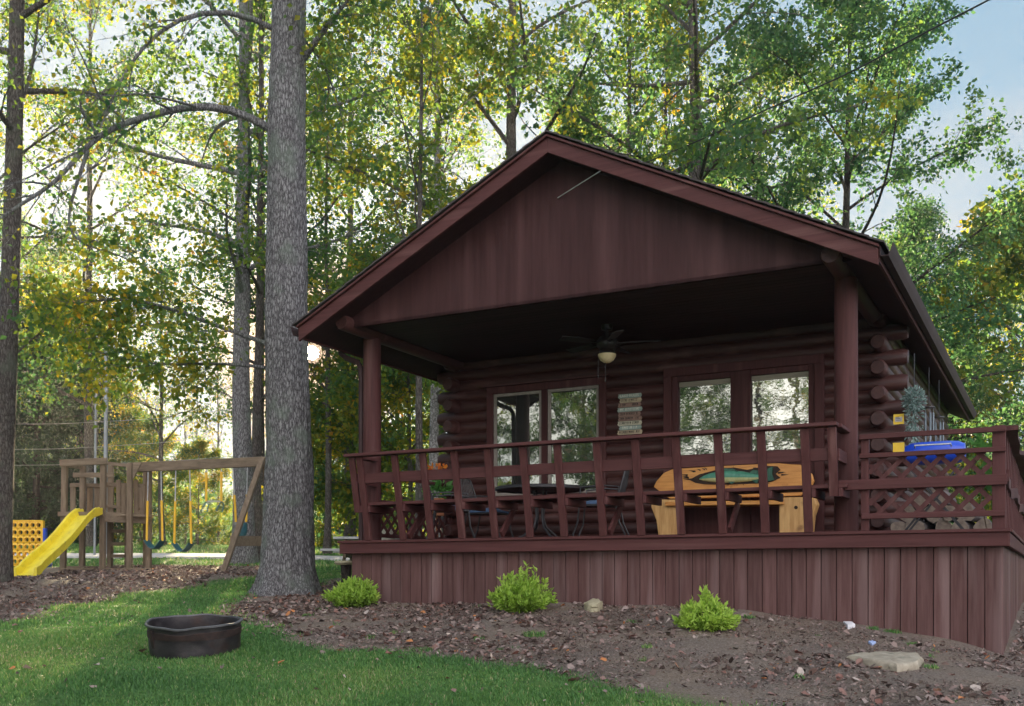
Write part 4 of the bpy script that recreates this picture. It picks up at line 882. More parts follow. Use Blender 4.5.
lx, ly = W(0, 581, 16).x, 16.; lo_ = (lx, ly, gz1(lx, ly)-.05)
own_tree('slim_tree', lo_, dict(seed=5, H=14, r0=.15, base=6.5, Rc=3, nl=12, lpt=12, L=.095, mu=.55, trunk=[(0, 0, 0), (.03, 0, 1.1), (.12, 0, 3.5), (.2, 0, 6), (.27, 0, 9), (.3, 0, 14)],
    limbs=[dict(p=pts([(14,120),(30,80),(36,40),(40,0)], 16, 16.4, lo_), r=.04, leaf=.6), dict(p=pts([(12,160),(40,140),(70,120),(110,112)], 16, 15.5, lo_), r=.02, leaf=.5), dict(p=pts([(10,360),(30,340),(60,320),(90,325)], 16, 16.5, lo_), r=.02, leaf=1.4, mu=.68)], trad=[[0, .25, 1, 4, 10, 14], [.2, .165, .15, .14, .1, .03]]), 'bark', 'slim grey tree at the left end, with the yellow slide beside its foot')

K = {}
K['broad'] = kind('broadleaf_tree', dict(seed=21, H=19, r0=.24, base=4.5, Rc=5.8, nl=26, lpt=19, L=.135, mu=.42, nsec=9, ntw=6), 'bark')
K['dense'] = kind('broadleaf_tree', dict(seed=22, H=17, r0=.22, base=2.0, Rc=6.2, nl=32, lpt=24, L=.135, mu=.27, sd=.14, nsec=9, ntw=7, prof=(.75, 1, .95, .7, .35)), 'bark_dark')
K['airy'] = kind('airy_tree', dict(seed=23, H=18, r0=.2, base=4, Rc=5.0, nl=24, lpt=10, L=.12, mu=.55, sd=.16, nsec=8, ntw=6, el=(15, 60)), 'bark')
K['thin'] = kind('airy_tree', dict(seed=33, H=18, r0=.17, base=4, Rc=4.6, nl=22, lpt=10, L=.115, mu=.46, sd=.18, nsec=8, ntw=6, el=(15, 60)), 'bark')
K['thick'] = kind('airy_tree', dict(seed=33, H=18, r0=.235, base=5, Rc=4.6, nl=22, lpt=10, L=.115, mu=.46, sd=.18, nsec=8, ntw=6, el=(15, 60), flare=1.5), 'bark_big')
K['slim'] = kind('slim_tree', dict(seed=24, H=16, r0=.11, base=4.5, Rc=3.2, nl=18, lpt=12, L=.13, mu=.52, nsec=7, ntw=5, el=(20, 60)), 'bark')
K['under'] = kind('understory_tree', dict(seed=25, H=8, r0=.08, base=.6, Rc=3.6, nl=22, lpt=17, L=.16, mu=.6, sd=.15, nsec=8, ntw=6, el=(5, 45)), 'bark')
K['ever'] = kind('evergreen_tree', dict(seed=26, H=11, r0=.16, base=.3, Rc=3.0, nl=50, lpt=16, L=.19, mu=.4, sd=.2, nsec=7, ntw=5, prof=(1, .95, .65, .3, .08), el=(-8, 25), wid=.2, sag=.5), 'bark_dark', 'needle')
K['bare'] = kind('sapling', dict(seed=27, H=11, r0=.075, base=3.5, Rc=2.2, nl=14, lpt=1.6, L=.14, mu=.6, sd=.2, nsec=6, ntw=4, el=(35, 65)), 'bark')
K['birch'] = kind('pale_tree', dict(seed=28, H=15, r0=.13, base=4, Rc=3.2, nl=16, lpt=14, L=.155, mu=.55, nsec=7, ntw=5), 'bark_pale')
def T(k, *a, **kw): return px_tree(K[k], *a, **kw)
T('thick', 243, 25.0, 1.1, .4, 'thick pale grey trunk behind the far swing and trapeze, left of a darker trunk')
T('slim', 257, 26.0, 1.15, 1.2, 'dark narrow trunk just right of the thick pale trunk behind the swings')
T('airy', 512, 25.5, 1.12, 2.6, 'tall leafy tree whose trunk rises just left of the roof peak')
T('bare', 417, 22.0, 1.15, .9, 'nearly bare thin sapling rising behind the left roof slope')
T('slim', 628, 27.0, 1.05, 2.0, 'thin leaning tree right of the roof peak, left of the dark big trunk')
T('slim', 668, 29.0, 1.0, 4.0, 'thin pale tree close left of the dark big trunk behind the roof')
T('broad', 690, 25.0, 1.05, 3.4, 'dark trunked tall tree above the middle of the right roof slope')
T('dense', 845, 26.5, .86, 1.1, 'big dense green tree spreading over the right half of the roof')
T('dense', 915, 33.0, .62, 2.3, 'mid green rounded tree behind the right roof edge, below the open sky')
T('under', 1040, 30.0, 1.3, .5, 'yellow green tree at the right edge under the blue sky')
T('airy', 1010, 40.0, .62, 1.5, 'thin airy tree far off beyond the right eave')
T('birch', 434, 24.0, 1.0, 1.9, 'pale mottled trunk seen between the left porch post and the log corner')
T('slim', 327, 30.0, .9, 3.0, 'slim grey trunk standing in the gap between the big oak and the porch')
T('under', 372, 33.0, 1.0, 1.0, 'bright yellow green low tree behind the left porch post')
T('under', 410, 31.0, 1.05, 2.2, 'sunlit yellow low tree behind the pale mottled trunk')
T('under', 346, 39.0, .6, 4.1, 'backlit low tree in the gap right of the big trunk, far across the lawn')
T('airy', 163, 37.0, .55, 5.0, 'dark trunked spreading tree behind the swing set beam')
T('under', 198, 41.0, .5, .3, 'yellow lit low tree behind the trapeze and swings')
T('under', 140, 45.0, .7, 2.9, 'green low tree behind the wooden tower')
T('ever', 35, 42.0, 1.0, .6, 'dark evergreen behind the yellow grid game', )
T('ever', 82, 47.0, 1.05, 1.7, 'dark evergreen behind the tower, right of the one behind the yellow grid')
T('ever', 118, 52.0, .8, 2.7, 'smaller bluish evergreen right of the two dark evergreens')
T('ever', -30, 46.0, 1.15, 3.6, 'dark evergreen at the left edge behind the slim grey trunk')
T('thin', 90, 34.0, 1.05, 2.2, 'tall thin leaved tree behind the left end of the playground')
T('thin', 262, 33.0, .95, 1.1, 'thin leaved tall tree standing close behind the dark narrow trunk near the swings')
T('thin', -22, 29.0, .95, 5.2, 'thin leaved tall tree just off the left end, reaching over the slim grey trunk')
T('thin', -40, 40.0, .95, 4.4, 'tall tree at the far left edge of the wood')
T('thin', 350, 36.0, 1.1, 1.3, 'tall airy tree rising between the big oak and the roof')
T('thin', 440, 40.0, 1.15, 3.9, 'tall airy tree far behind the left roof slope')
T('broad', 580, 42.0, .95, .2, 'far tall tree behind the roof peak')
T('airy', 760, 40.0, 1.1, 2.8, 'far tall tree behind the middle of the right roof slope')
# the wood behind the lawn: tall trees that nothing tells apart
far = [(-90, 58), (-10, 60), (50, 64), (100, 58), (150, 66), (200, 56), (235, 70), (275, 60), (320, 54), (365, 62), (400, 52), (455, 64), (520, 58), (600, 66), (690, 60), (880, 64), (960, 70), (1060, 52), (1120, 44), (1190, 50)]
kk = ['airy', 'slim', 'broad', 'slim', 'under']
for i, (x, Z) in enumerate(far): T(kk[i % 5], x, Z, ((.33, .4, .3, .36, .6)[i % 5] if 60 < x < 430 else (.6, .7, .55, .65, 1.0)[i % 5] if x < 480 else (.8, .95, .75, .9, 1.3)[i % 5]), i*1.7, 'one of the tall trees in the wood far behind the lawn and cabin', group='trees of the far wood')
for i in range(26):
    x = 20+i*18+random.uniform(-6, 6); Z = random.uniform(43, 50)
    T('bare' if 90 < x < 345 else 'slim', x, Z, random.uniform(.45, .7), i*2.1, 'one of the thin dark trunks along the edge of the far wood', group='thin trunks at the wood edge', sz=random.uniform(.75, 1.0))
# trees across the yard behind the viewer, seen mirrored in the window panes
for i, (x, y, k, s) in enumerate([(-10.5, 3.2, 'broad', .5), (-15, -2.5, 'dense', .6), (-20, 4, 'dense', .55), (-9, -5, 'airy', .6), (-13.5, 1.5, 'broad', .6), (-19, -3, 'dense', .62), (-24, 1.5, 'airy', .9), (-15, -7, 'airy', .8), (-27, -8, 'dense', .9), (-19, -14, 'broad', .9), (-10, -12, 'airy', .9), (-31, 4, 'dense', .8), (2, -20, 'airy', 1)]):
    plant_tree(K[k], x, y, s, i*1.3, 'tree across the yard mirrored in the porch window panes', 'trees mirrored in the panes')
# low growth at the wood edge: one mass
n = 30000; ux = rng.uniform(-46, 34, n); uy = rng.uniform(43.5, 60, n); uz = gz(ux, uy)+rng.random(n)**1.4*(2.2+1.4*np.sin(ux*.7)+.8*np.sin(ux*1.9+uy)); dv = rng.normal(0, 1, (n, 3)); dv /= np.linalg.norm(dv, axis=1, keepdims=True)
c_ = leaf_cards(np.stack([ux, uy, uz], 1), dv, .26*(.6+.8*rng.random(n)), .36, np.clip(rng.normal(.35, .14, n)+.1*np.sin(ux*.9), 0, 1), rng)
tag(link('undergrowth', raw_mesh('undergrowth', c_[0], c_[1], M['leaf'], False, c_[2])), 'mass of low green growth along the foot of the far wood', 'undergrowth', kind='stuff')
n = 9000; ux = rng.uniform(9.3, 22, n); uy = rng.uniform(12, 34, n); uz = gz(ux, uy)+rng.random(n)**1.3*(.7+.5*np.sin(ux*1.3+uy*.8)); dv = rng.normal(0, 1, (n, 3)); dv /= np.linalg.norm(dv, axis=1, keepdims=True)
c_ = leaf_cards(np.stack([ux, uy, uz], 1), dv, .13*(.6+.8*rng.random(n)), .4, np.clip(rng.normal(.35, .14, n), 0, 1), rng)
tag(link('undergrowth', raw_mesh('undergrowth', c_[0], c_[1], M['leaf'], False, c_[2])), 'low green weeds along the right side of the deck', 'weeds', kind='stuff')
n = 42000; ux = rng.uniform(-62, 48, n); uy = rng.uniform(63, 78, n); uz = gz(ux, uy)+rng.random(n)**1.2*(7+2.5*np.sin(ux*.4)+1.5*np.sin(ux*1.1+uy))*(1-.62*np.exp(-((ux+16)/11)**2)); dv = rng.normal(0, 1, (n, 3)); dv /= np.linalg.norm(dv, axis=1, keepdims=True)
pp_ = np.stack([ux, uy, uz-EYE], 1); kp = pp_@np.array(SUN)/np.linalg.norm(pp_, axis=1) < math.cos(R(.6)); ux, uy, uz, dv = ux[kp], uy[kp], uz[kp], dv[kp]; n = len(ux)
c_ = leaf_cards(np.stack([ux, uy, uz], 1), dv, .5*(.6+.8*rng.random(n)), .4, np.clip(rng.normal(.3, .12, n)+.1*np.sin(ux*.7), 0, 1), rng)
tag(link('far_wood', raw_mesh('far_wood', c_[0], c_[1], M['leaf'], False, c_[2])), 'far off mass of green woodland foliage', 'woodland', kind='stuff')
# the sun's own disc
me = bpy.data.meshes.new('sun'); import bmesh
bm = bmesh.new(); bmesh.ops.create_uvsphere(bm, u_segments=24, v_segments=12, radius=800*math.tan(R(.36))); bm.to_mesh(me); bm.free()
m, t, b, o = mat('sun_glow'); em = N(t, 'ShaderNodeEmission'); em.inputs[0].default_value = (1, .8, .5, 1); em.inputs[1].default_value = 40; t.links.new(em.outputs[0], o.inputs[0]); me.materials.append(m)
tag(link('sun', me, None, Vector((0, 0, EYE))+SUN*800), kind='structure')
# ------------------------------------------------------------------ playground
def wt(name, org, label, cat, group=None):
    e = empty(name, org); tag(e, label, cat, group); return e
def flat(v): return (v.x, v.y, v.z)
TZ = 21.0
base = W(105, 571, TZ); base = Vector((base.x, base.y, gz1(base.x, base.y)))
ps = wt('wooden_playset', base, 'weathered wooden play tower with yellow slide and long swing beam', 'playset')
def pp(mb, nm, m, parent=None, **kw): return mb.build(nm, m, parent or ps, base, **kw)
def pole(xb, yb, xt, yt, Z, wdt=.1, up=(0, 1, 0)):
    a, b = W(xb, yb, Z), W(xt, yt, Z); a.z = gz1(a.x, a.y)-.05; return MB().beam(a, b, wdt, wdt, up)
for xb, xt, yt, Z in ((63, 65, 463, 21), (102.5, 103.5, 459, 20.95), (129.5, 130, 463, 21), (148.5, 149, 464, 21.3), (82, 83, 466, 22.1), (110, 111, 466, 22.1), (146, 146, 466, 22.3)):
    pp(pole(xb, 573, xt, yt, Z, .105), 'post', M['old_wood'], bevel=.006)
def bar(x0, y0, Z0, x1, y1, Z1, wd, th, up=(0, 0, 1)): return MB().beam(W(x0, y0, Z0), W(x1, y1, Z1), wd, th, up)
def hb(*a, nm='beam', m='old_wood_x'): pp(bar(*a), nm, M[m], bevel=.005)
hb(60, 463, 20.9, 107, 461, 20.87, .05, .13); hb(73, 475, 22.05, 113, 475, 22.05, .04, .1); hb(62, 464, 20.95, 82, 467, 22.1, .05, .1); hb(104, 463, 21.05, 149, 468, 21.3, .05, .07)
hb(70, 485, 22.15, 146, 486, 22.35, .04, .08); hb(104, 484, 21.1, 150, 486, 21.35, .04, .08); hb(104, 506, 21.08, 150, 509, 21.32, .04, .06)
hb(58, 514, 20.92, 104, 514, 20.88, .04, .09); hb(104, 517, 20.95, 152, 519, 21.25, .05, .2); hb(62, 571, 20.95, 150, 571, 21.0, .1, .12); hb(62, 569, 22.0, 148, 569, 22.2, .1, .12)
fl = MB()
for i in range(9): fl.beam(W(61, 513.5, 21+i*.135), W(152, 516, 21.1+i*.135), .125, .04)
pp(fl, 'platform', M['old_wood_x'])
for i, x in enumerate((111, 118.5, 124, 136, 142.5)): pp(bar(x, 516, 21.15, x, 484-(i % 2)*4, 21.15, .09, .025, (0, 1, 0)), 'picket', M['old_wood'], bevel=.004)
for i, x in enumerate((73, 90, 97, 120, 139)): pp(bar(x, 516, 22.25, x, 484, 22.25, .12, .025, (0, 1, 0)), 'picket', M['old_wood'], bevel=.004)
for y in (531, 544, 556): hb(110, y, 21.9, 126, y, 21.9, .05, .07, nm='ladder_rung')
hb(111, 570, 21.9, 111, 512, 21.9, .06, .06, (0, 1, 0), nm='ladder_rail') if False else None
for x in (109.5, 126.5): pp(bar(x, 572, 21.9, x, 514, 21.9, .07, .05, (0, 1, 0)), 'ladder_rail', M['old_wood'])
g = MB(); g.prism([(.02, .02), (.2, .04), (.13, -.1), (.02, -.32)], -.02, .02, lambda p, q, d: W(132, 464, 20.85)+Vector((p, d, q))); pp(g, 'gusset', M['old_wood_x'])
# swing beam and its leaning end legs
B0, B1 = W(131, 467.5, 21.1), W(266, 461.5, 20.6)
pp(MB().beam(B0, B1, .09, .19), 'swing_beam', M['old_wood_x'], bevel=.006)
def leg(top, xb, yb, Z):
    a = W(xb, yb, Z); a.z = gz1(a.x, a.y)-.05; return MB().beam(a, top, .1, .1, (0, 1, 0))
top = W(263, 461, 20.55)
pp(leg(top+Vector((0, -.05, .05)), 222, 573, 19.4), 'swing_leg', M['old_wood'], bevel=.006); pp(leg(top+Vector((.02, .08, .0)), 274, 566, 22.2), 'swing_leg', M['old_wood'], bevel=.006)
pp(MB().beam(W(231, 541, 20.0), W(272, 541, 21.6), .05, .2), 'crosspiece', M['old_wood_x'], bevel=.005)
# slide
sp = [(92, 514.5, 21.0), (86, 517, 20.75), (78, 524, 20.5), (70, 533, 20.25), (62, 541, 20.0), (54, 549, 19.7), (46, 558, 19.4), (38, 566.5, 19.1), (30, 573.5, 18.8), (25, 576.5, 18.6)]
P_ = np.array([W(*q) for q in sp]); P_ = curve(P_, 40); lat_ = unit(np.array([.88, -.47, 0])); n_ = len(P_)
secs = [(-.33, .0), (-.33, .16), (-.3, .17), (-.265, .15), (-.23, .02), (.23, .02), (.265, .15), (.3, .17), (.33, .16), (.33, .0), (.25, -.02), (-.25, -.02)]
vv = []
for i, p in enumerate(P_):
    wv = .03*math.sin(i/39*9.5)
    for a, z in secs: vv.append(p+lat_*a*.95+np.array([0, 0, z*(.75 if i < 2 else 1)+wv*(1 if 3 < i < 36 else 0)]))
ff = [(i*12+k, i*12+(k+1) % 12, (i+1)*12+(k+1) % 12, (i+1)*12+k) for i in range(n_-1) for k in range(12)]+[tuple(range(11, -1, -1)), tuple((n_-1)*12+k for k in range(12))]
sld = pp(MB().add(vv, ff), 'slide', M['yellow_pl'], smooth=True)
e = P_[-1]; mbx = MB()
for i in range(4): a = -.15+i*.1; c = e+lat_*a+np.array([-.012, -.012, -.005]); mbx.beam(c+lat_*-.03, c+lat_*.03, .015, .05)
pp(mbx, 'slide_foot_slots', M['black_rub'], sld)
# swings hang from the beam: things of their own
def on_beam(x): t = (x-131)/(266-131); return B0+(B1-B0)*t
def chains(e, org, tops, bots, split=.42):
    for a, b in zip(tops, bots):
        c = a+(b-a)*split
        MB().tube([a, c], .012, 6).build('chain', M['chain'], e, org); MB().tube([c, b], .024, 8).build('chain_sleeve', M['amber_pl'], e, org, smooth=True)
def belt_swing(x0, x1, yb, label):
    a, b = on_beam(x0)-Vector((0, 0, .1)), on_beam(x1)-Vector((0, 0, .1)); zb = W(0, yb, 21).z
    org = (a+b)/2; org.z = zb-.12; e = wt('belt_swing', org, label, 'swing', 'swings hanging from the beam')
    p, q = Vector((a.x-.03, a.y, zb)), Vector((b.x+.03, b.y, zb)); chains(e, org, (a, b), (p, q)); m = 12; vv = []
    for i in range(m+1):
        t = i/m; s = .16*math.sin(math.pi*t); x = p.lerp(q, t)-Vector((0, 0, s))
        for dy in (-.09, .09):
            for dz in (0, .02): vv.append(x+Vector((dy*.35, dy, dz)))
    ff = []
    for i in range(m):
        k = i*4
        ff += [(k, k+4, k+6, k+2), (k+1, k+3, k+7, k+5), (k, k+1, k+5, k+4), (k+2, k+6, k+7, k+3)]
    ff += [(0, 2, 3, 1), (m*4, m*4+1, m*4+3, m*4+2)]
    MB().add(vv, ff).build('seat', M['teal_pl'], e, org, smooth=True)
belt_swing(148.5, 161.5, 541, 'belt swing with teal seat hanging closest to the tower'); belt_swing(176.5, 190.5, 544, 'belt swing with teal seat second from the tower, left of the trapeze')
a, b = on_beam(207)-Vector((0, 0, .1)), on_beam(222)-Vector((0, 0, .1)); zb = W(0, 501.5, 20.8).z; org = (a+b)/2; org.z = zb-.2
e = wt('trapeze', org, 'trapeze bar with two hand rings between belt swing and toddler seat', 'trapeze', 'swings hanging from the beam')
p, q = Vector((a.x, a.y, zb)), Vector((b.x, b.y, zb)); chains(e, org, (a, b), (p, q), .1); MB().tube([p, q], .016, 8).build('bar', M['chain'], e, org, smooth=True)
for c in (p, q):
    mbx = MB(); mbx.tube([c, c+Vector((-.03, 0, -.05)), c+Vector((-.1, -.02, -.19)), c+Vector((.02, .0, -.2)), c+Vector((.05, .01, -.06)), c], .013, 7); mbx.build('hand_ring', M['teal_pl'], e, org, smooth=True)
a, b = on_beam(233.5)-Vector((0, 0, .1)), on_beam(248)-Vector((0, 0, .1)); zb = W(0, 522, 20.7).z; org = (a+b)/2; org.z = zb-.3
e = wt('toddler_swing', org, 'green bucket toddler swing hanging farthest from the tower', 'swing', 'swings hanging from the beam')
p, q = Vector((a.x+.06, a.y, zb)), Vector((b.x-.03, b.y, zb)); chains(e, org, (a, b), (p, q), .5); cc = ((p.x+q.x)/2+.02, p.y, 0)
MB().lathe([(0, zb-.3), (.06, zb-.29), (.095, zb-.2), (.1, zb-.06), (.095, zb-.02), (.085, zb-.06), (.075, zb-.2), (0, zb-.24)], cc, 18).build('bucket_seat', M['teal_pl'], e, org, smooth=True)
MB().tube([p, (cc[0]-.13, cc[1], zb-.05)], .008, 6).tube([q, (cc[0]+.13, cc[1], zb-.05)], .008, 6).build('hanger', M['chain'], e, org)
# giant yellow grid game
Zc = 23.5; g0, g1 = W(6.5, 521.5, Zc), W(42.5, 565, Zc); wd = (g1.x-g0.x)/6; hh = (g0.z-g1.z)/6; org = Vector(((g0.x+g1.x)/2, Zc, gz1((g0.x+g1.x)/2, Zc)))
e = wt('grid_game', org, 'giant yellow upright grid game with round holes on blue feet behind the slide', 'game')
mbx = MB()
for i in range(6):
    for j in range(6):
        cx, cz = g0.x+(i+.5)*wd, g1.z+(j+.5)*hh; n = 16; r_ = .36*min(wd, hh)
        sq = [];
        for k in range(n):
            t = 2*math.pi*(k+.5)/n; c_, s_ = math.cos(t), math.sin(t); f = 1/max(abs(c_), abs(s_)); sq.append((cx+c_*f*wd/2, cz+s_*f*hh/2))
        ci = [(cx+r_*math.cos(2*math.pi*(k+.5)/n), cz+r_*math.sin(2*math.pi*(k+.5)/n)) for k in range(n)]
        v = [(x, Zc-.035, z) for x, z in sq]+[(x, Zc-.05, z) for x, z in ci]+[(x, Zc+.05, z) for x, z in ci]+[(x, Zc+.035, z) for x, z in sq]
        mbx.add(v, [(k, (k+1) % n, n+(k+1) % n, n+k) for k in range(n)]+[(n+k, n+(k+1) % n, 2*n+(k+1) % n, 2*n+k) for k in range(n)]+[(2*n+k, 2*n+(k+1) % n, 3*n+(k+1) % n, 3*n+k) for k in range(n)])
mbx.box(g0.x-.03, g0.x+.001, Zc-.05, Zc+.05, g1.z-.02, g0.z+.02).box(g1.x-.001, g1.x+.03, Zc-.05, Zc+.05, g1.z-.02, g0.z+.02).box(g0.x, g1.x, Zc-.05, Zc+.05, g0.z, g0.z+.03).box(g0.x, g1.x, Zc-.05, Zc+.05, g1.z-.03, g1.z)
mbx.build('grid', M['amber_pl'], e, org)
for x in (g0.x-.06, g1.x+.06):
    f = MB().box(x-.03, x+.03, -.06+Zc, .06+Zc, org.z-.02, g0.z-.15).box(x-.03, x+.03, Zc-.32, Zc+.32, org.z-.02, org.z+.1).build('stand', M['blue_pl'], e, org, bevel=.01)
MB().tube([(g1.x+.1, Zc-.1, org.z+.28), (g1.x+.16, Zc-.1, org.z+.28)], .14, 18).build('checker', M['red_pl'], e, org, smooth=False)
# poles and wires behind the tower
for x, xt, yt, Z, r_, lab in ((94.5, 96.5, 330, 27, .03, 'thin grey pole behind the tower, left one of the close pair'), (105, 106.5, 330, 27.4, .055, 'thicker grey pole behind the tower, right one of the close pair')):
    a, b = W(x, 555, Z), W(xt, yt, Z); a.z = gz1(a.x, a.y)-.1; o = MB().tube([a, a.lerp(b, .5), b], [r_, r_*.95, r_*.85], 10).build('pole', M['grey_pole'], None, a, smooth=True, loc=a); tag(o, lab, 'pole')
def wire(L_, r_, label, m='wire'):
    p = [W(*q) for q in L_]; p = [Vector(q) for q in curve(np.array(p), 24)]; o = MB().tube(p, r_, 5).build('wire', M[m], None, p[0], smooth=True, loc=p[0]); tag(o, label, 'wire'); return o
wire([(-60, 424, 28), (60, 424, 27.5), (160, 418.5, 27.2), (243, 408, 25.2)], .006, 'upper pale wire strung across the trees above the tower'); wire([(-60, 450, 28), (60, 449, 27.5), (160, 443, 27.2), (243, 432, 25.2)], .006, 'middle pale wire strung just above the tower roof bar')
wire([(-60, 466, 28), (50, 465, 27.5), (160, 462, 27.2), (250, 455, 25.2)], .006, 'lowest pale wire passing behind the top of the tower')
wire([(640, 165, 21.5), (696, 142, 20), (752, 116, 18.6), (850, 73, 16.5), (930, 30, 15), (989, 0, 14), (1120, -70, 12)], .014, 'dark overhead cable rising above the right roof slope toward the blue sky', 'cable')
# pale table boards beyond the deck's left end, and a small pedestal
tp = W(338, 547, 17.5); tz = gz1(tp.x, tp.y); org = Vector((tp.x, tp.y, tz))
e = wt('picnic_table', org, 'pale boarded picnic table partly hidden behind the left end of the deck', 'picnic table')
z1, z2 = W(0, 537, 17.5).z, W(0, 549, 17.2).z
mbx = MB()
for i in range(4): mbx.box(tp.x-.05, tp.x+1.5, 17.3+i*.15, 17.3+i*.15+.14, z1-.04, z1)
mbx.build('tabletop', M['pale_board'], e, org, bevel=.005)
for y in (16.95, 18.15): MB().box(tp.x-.2, tp.x+1.5, y, y+.22, z2-.04, z2).build('bench_seat', M['pale_board'], e, org, bevel=.005)
for x in (tp.x+.15, tp.x+1.3):
    for s in (-1, 1): MB().beam((x, 17.6+s*.55, tz-.05), (x, 17.6+s*.2, z1-.04), .09, .04, (1, 0, 0)).build('leg', M['old_wood'], e, org)
    MB().box(x+.025, x+.06, 16.98, 18.3, z2-.14, z2-.045).build('cross_bar', M['old_wood_x'], e, org)
q = W(346, 590, 14.1); qz = gz1(q.x, q.y); zt_ = W(0, 562, 14.1).z; org = Vector((q.x, q.y, qz))
e = wt('pedestal', org, 'small dark pedestal with flat tan top beside the left end of the deck', 'pedestal')
MB().lathe([(0, -.03), (.1, -.03), (.085, .08), (.06, .2), (.075, zt_-qz-.04), (0, zt_-qz-.04)], org, 16).build('base', M['bark_dark'], e, org, smooth=True)
MB().lathe([(0, zt_-qz-.04), (.13, zt_-qz-.04), (.16, zt_-qz-.01), (.15, zt_-qz+.015), (0, zt_-qz+.02)], org, 18, fx=lambda r, z, t: (r*(1+.12*math.sin(3*t)), z)).build('flat_top', M['straw'], e, org, smooth=True)

# ------------------------------------------------------------------ fire ring, shrubs, stones and scraps
fx_, fy_ = ongr(195, 653); fz = gz1(fx_, fy_); org = Vector((fx_, fy_, fz)); fr = 45.5/F*fy_
fr_o = org
e = wt('fire_ring', org, 'dented black steel fire ring sitting on the grass', 'fire ring'); e.rotation_euler = (R(6.5), 0, 0)
top_z = .275
def dent(r, z, t):
    k = .01*math.sin(3*t+.5)+.006*math.sin(7*t)+.01*mnoise.noise(Vector((math.cos(t)*3, math.sin(t)*3, z*8)))
    lip = .005*math.sin(2*t+2.1)+.005*math.sin(5*t)+.003*math.sin(9*t) if z > .2 else 0
    k += -.05*math.exp(-((t-4.95)/.28)**2-((z-.11)/.06)**2)-.045*math.exp(-((t-4.3)/.2)**2-((z-.13)/.05)**2)
    return r*(1+k), z+lip*(z/.3)
MB().lathe([(fr*.94, -.02), (fr*.955, .02), (fr*.965, .07), (fr*.97, .12), (fr*.972, .17), (fr*.974, .2), (fr*.975, .235), (fr*.985, .262), (fr*.99, top_z), (fr*.965, top_z), (fr*.955, .255), (fr*.95, .18), (fr*.945, .06), (fr*.94, .01)], org, 72, fx=dent).build('ring', M['rust'], e, org, smooth=True)
MB().lathe([(fr*.958, .175), (fr*.985, .17), (fr*.99, .225), (fr*.978, .23)], org, 72, closed=True, fx=lambda r, z, t: (dent(r, z, t)[0], dent(r, z, t)[1])).build('band', M['rustband'], e, org, smooth=True)
MB().lathe([(fr*.975, top_z-.006), (fr*1.03, top_z-.004), (fr*1.035, top_z+.008), (fr*.98, top_z+.012)], org, 72, closed=True, fx=dent).build('rim', M['rim'], e, org, smooth=True)
a_ = 3.95; MB().beam(org+Vector((math.cos(a_)*fr*.9, math.sin(a_)*fr*.9, 0)), org+Vector((math.cos(a_)*fr*1.02, math.sin(a_)*fr*1.0, .245)), .045, .02, (math.cos(a_), math.sin(a_), 0)).build('seam_strap', M['rustband'], e, org)
MB().lathe([(0, .05), (fr*.4, .06), (fr*.7, .04), (fr*.86, .02)], org, 30, fx=lambda r, z, t: (r, z+.02*mnoise.noise(Vector((r*9*math.cos(t), r*9*math.sin(t), 1))))).build('ash_bed', M['ash'], e, org, smooth=True)
def shrub(x, y, wpx, hpx, label, seed, wild=.1, lean=0, tone=0, n0_=150):
    X_, Y_ = ongr(x, y); Y_ += .1; z = gz1(X_, Y_); rr = wpx/2/F*Y_; hh = hpx/F*Y_; org = Vector((X_, Y_, z)); e = wt('shrub', org, label, 'shrub', 'bright green shrubs along the skirt')
    r = np.random.default_rng(seed); st = MB(); Vs = []; Fs = []; Ts = []; n0 = 0
    for i in range(n0_):
        az = r.uniform(0, 6.283); f = r.random()**.6; tip = np.array([X_+lean*rr+math.cos(az)*rr*f*r.uniform(.7, 1.25), Y_+math.sin(az)*rr*f, z+hh*(.85-.5*f**2)*r.uniform(.5, 1.05)*(1.15+.35*r.random() if r.random() < wild else 1)]); b0 = np.array([X_+math.cos(az)*rr*.25*f, Y_+math.sin(az)*rr*.25*f, z-.01]); mid = (b0+tip)/2+np.array([math.cos(az), math.sin(az), .2])*rr*.12
        if i % 3 == 0: st.tube([b0, mid, tip], [.006, .004, .002], 4)
        n = 44; t = np.sort(r.random(n)**.7)[:, None]; c = (1-t)**2*b0+2*t*(1-t)*mid+t**2*tip+r.normal(0, .014, (n, 3)); ax = unit(tip-mid); d = ax*.8+r.normal(0, .55, (n, 3))+np.array([0, 0, .1]); d /= np.linalg.norm(d, axis=1, keepdims=True)
        v_, f_, t_ = leaf_cards(c, d, .058*(.6+.8*r.random(n)), .2, np.clip(tone+.12+.6*t[:, 0]+r.normal(0, .1)+r.normal(0, .12, n), 0, 1), r); Vs.append(v_); Fs.append(f_+n0); Ts.append(t_); n0 += len(v_)
    st.build('stems', M['old_wood'], e, org); link('foliage', raw_mesh('shrub_leaves', np.concatenate(Vs)-np.array(org), np.concatenate(Fs), M['shrub'], False, np.concatenate(Ts)), e)
shrub(353, 608, 52, 34, 'small bright green shrub nearest the left end of the deck skirt', 1, .05, 0, -.06, 130); shrub(519, 613, 62, 42, 'tallest bright green shrub, in front of the middle of the skirt', 2, .2, .1, -.02, 150); shrub(709, 633, 58, 36, 'yellowish green shrub right of the middle, in bare mulch', 3, .12, -.05, .12, 120)
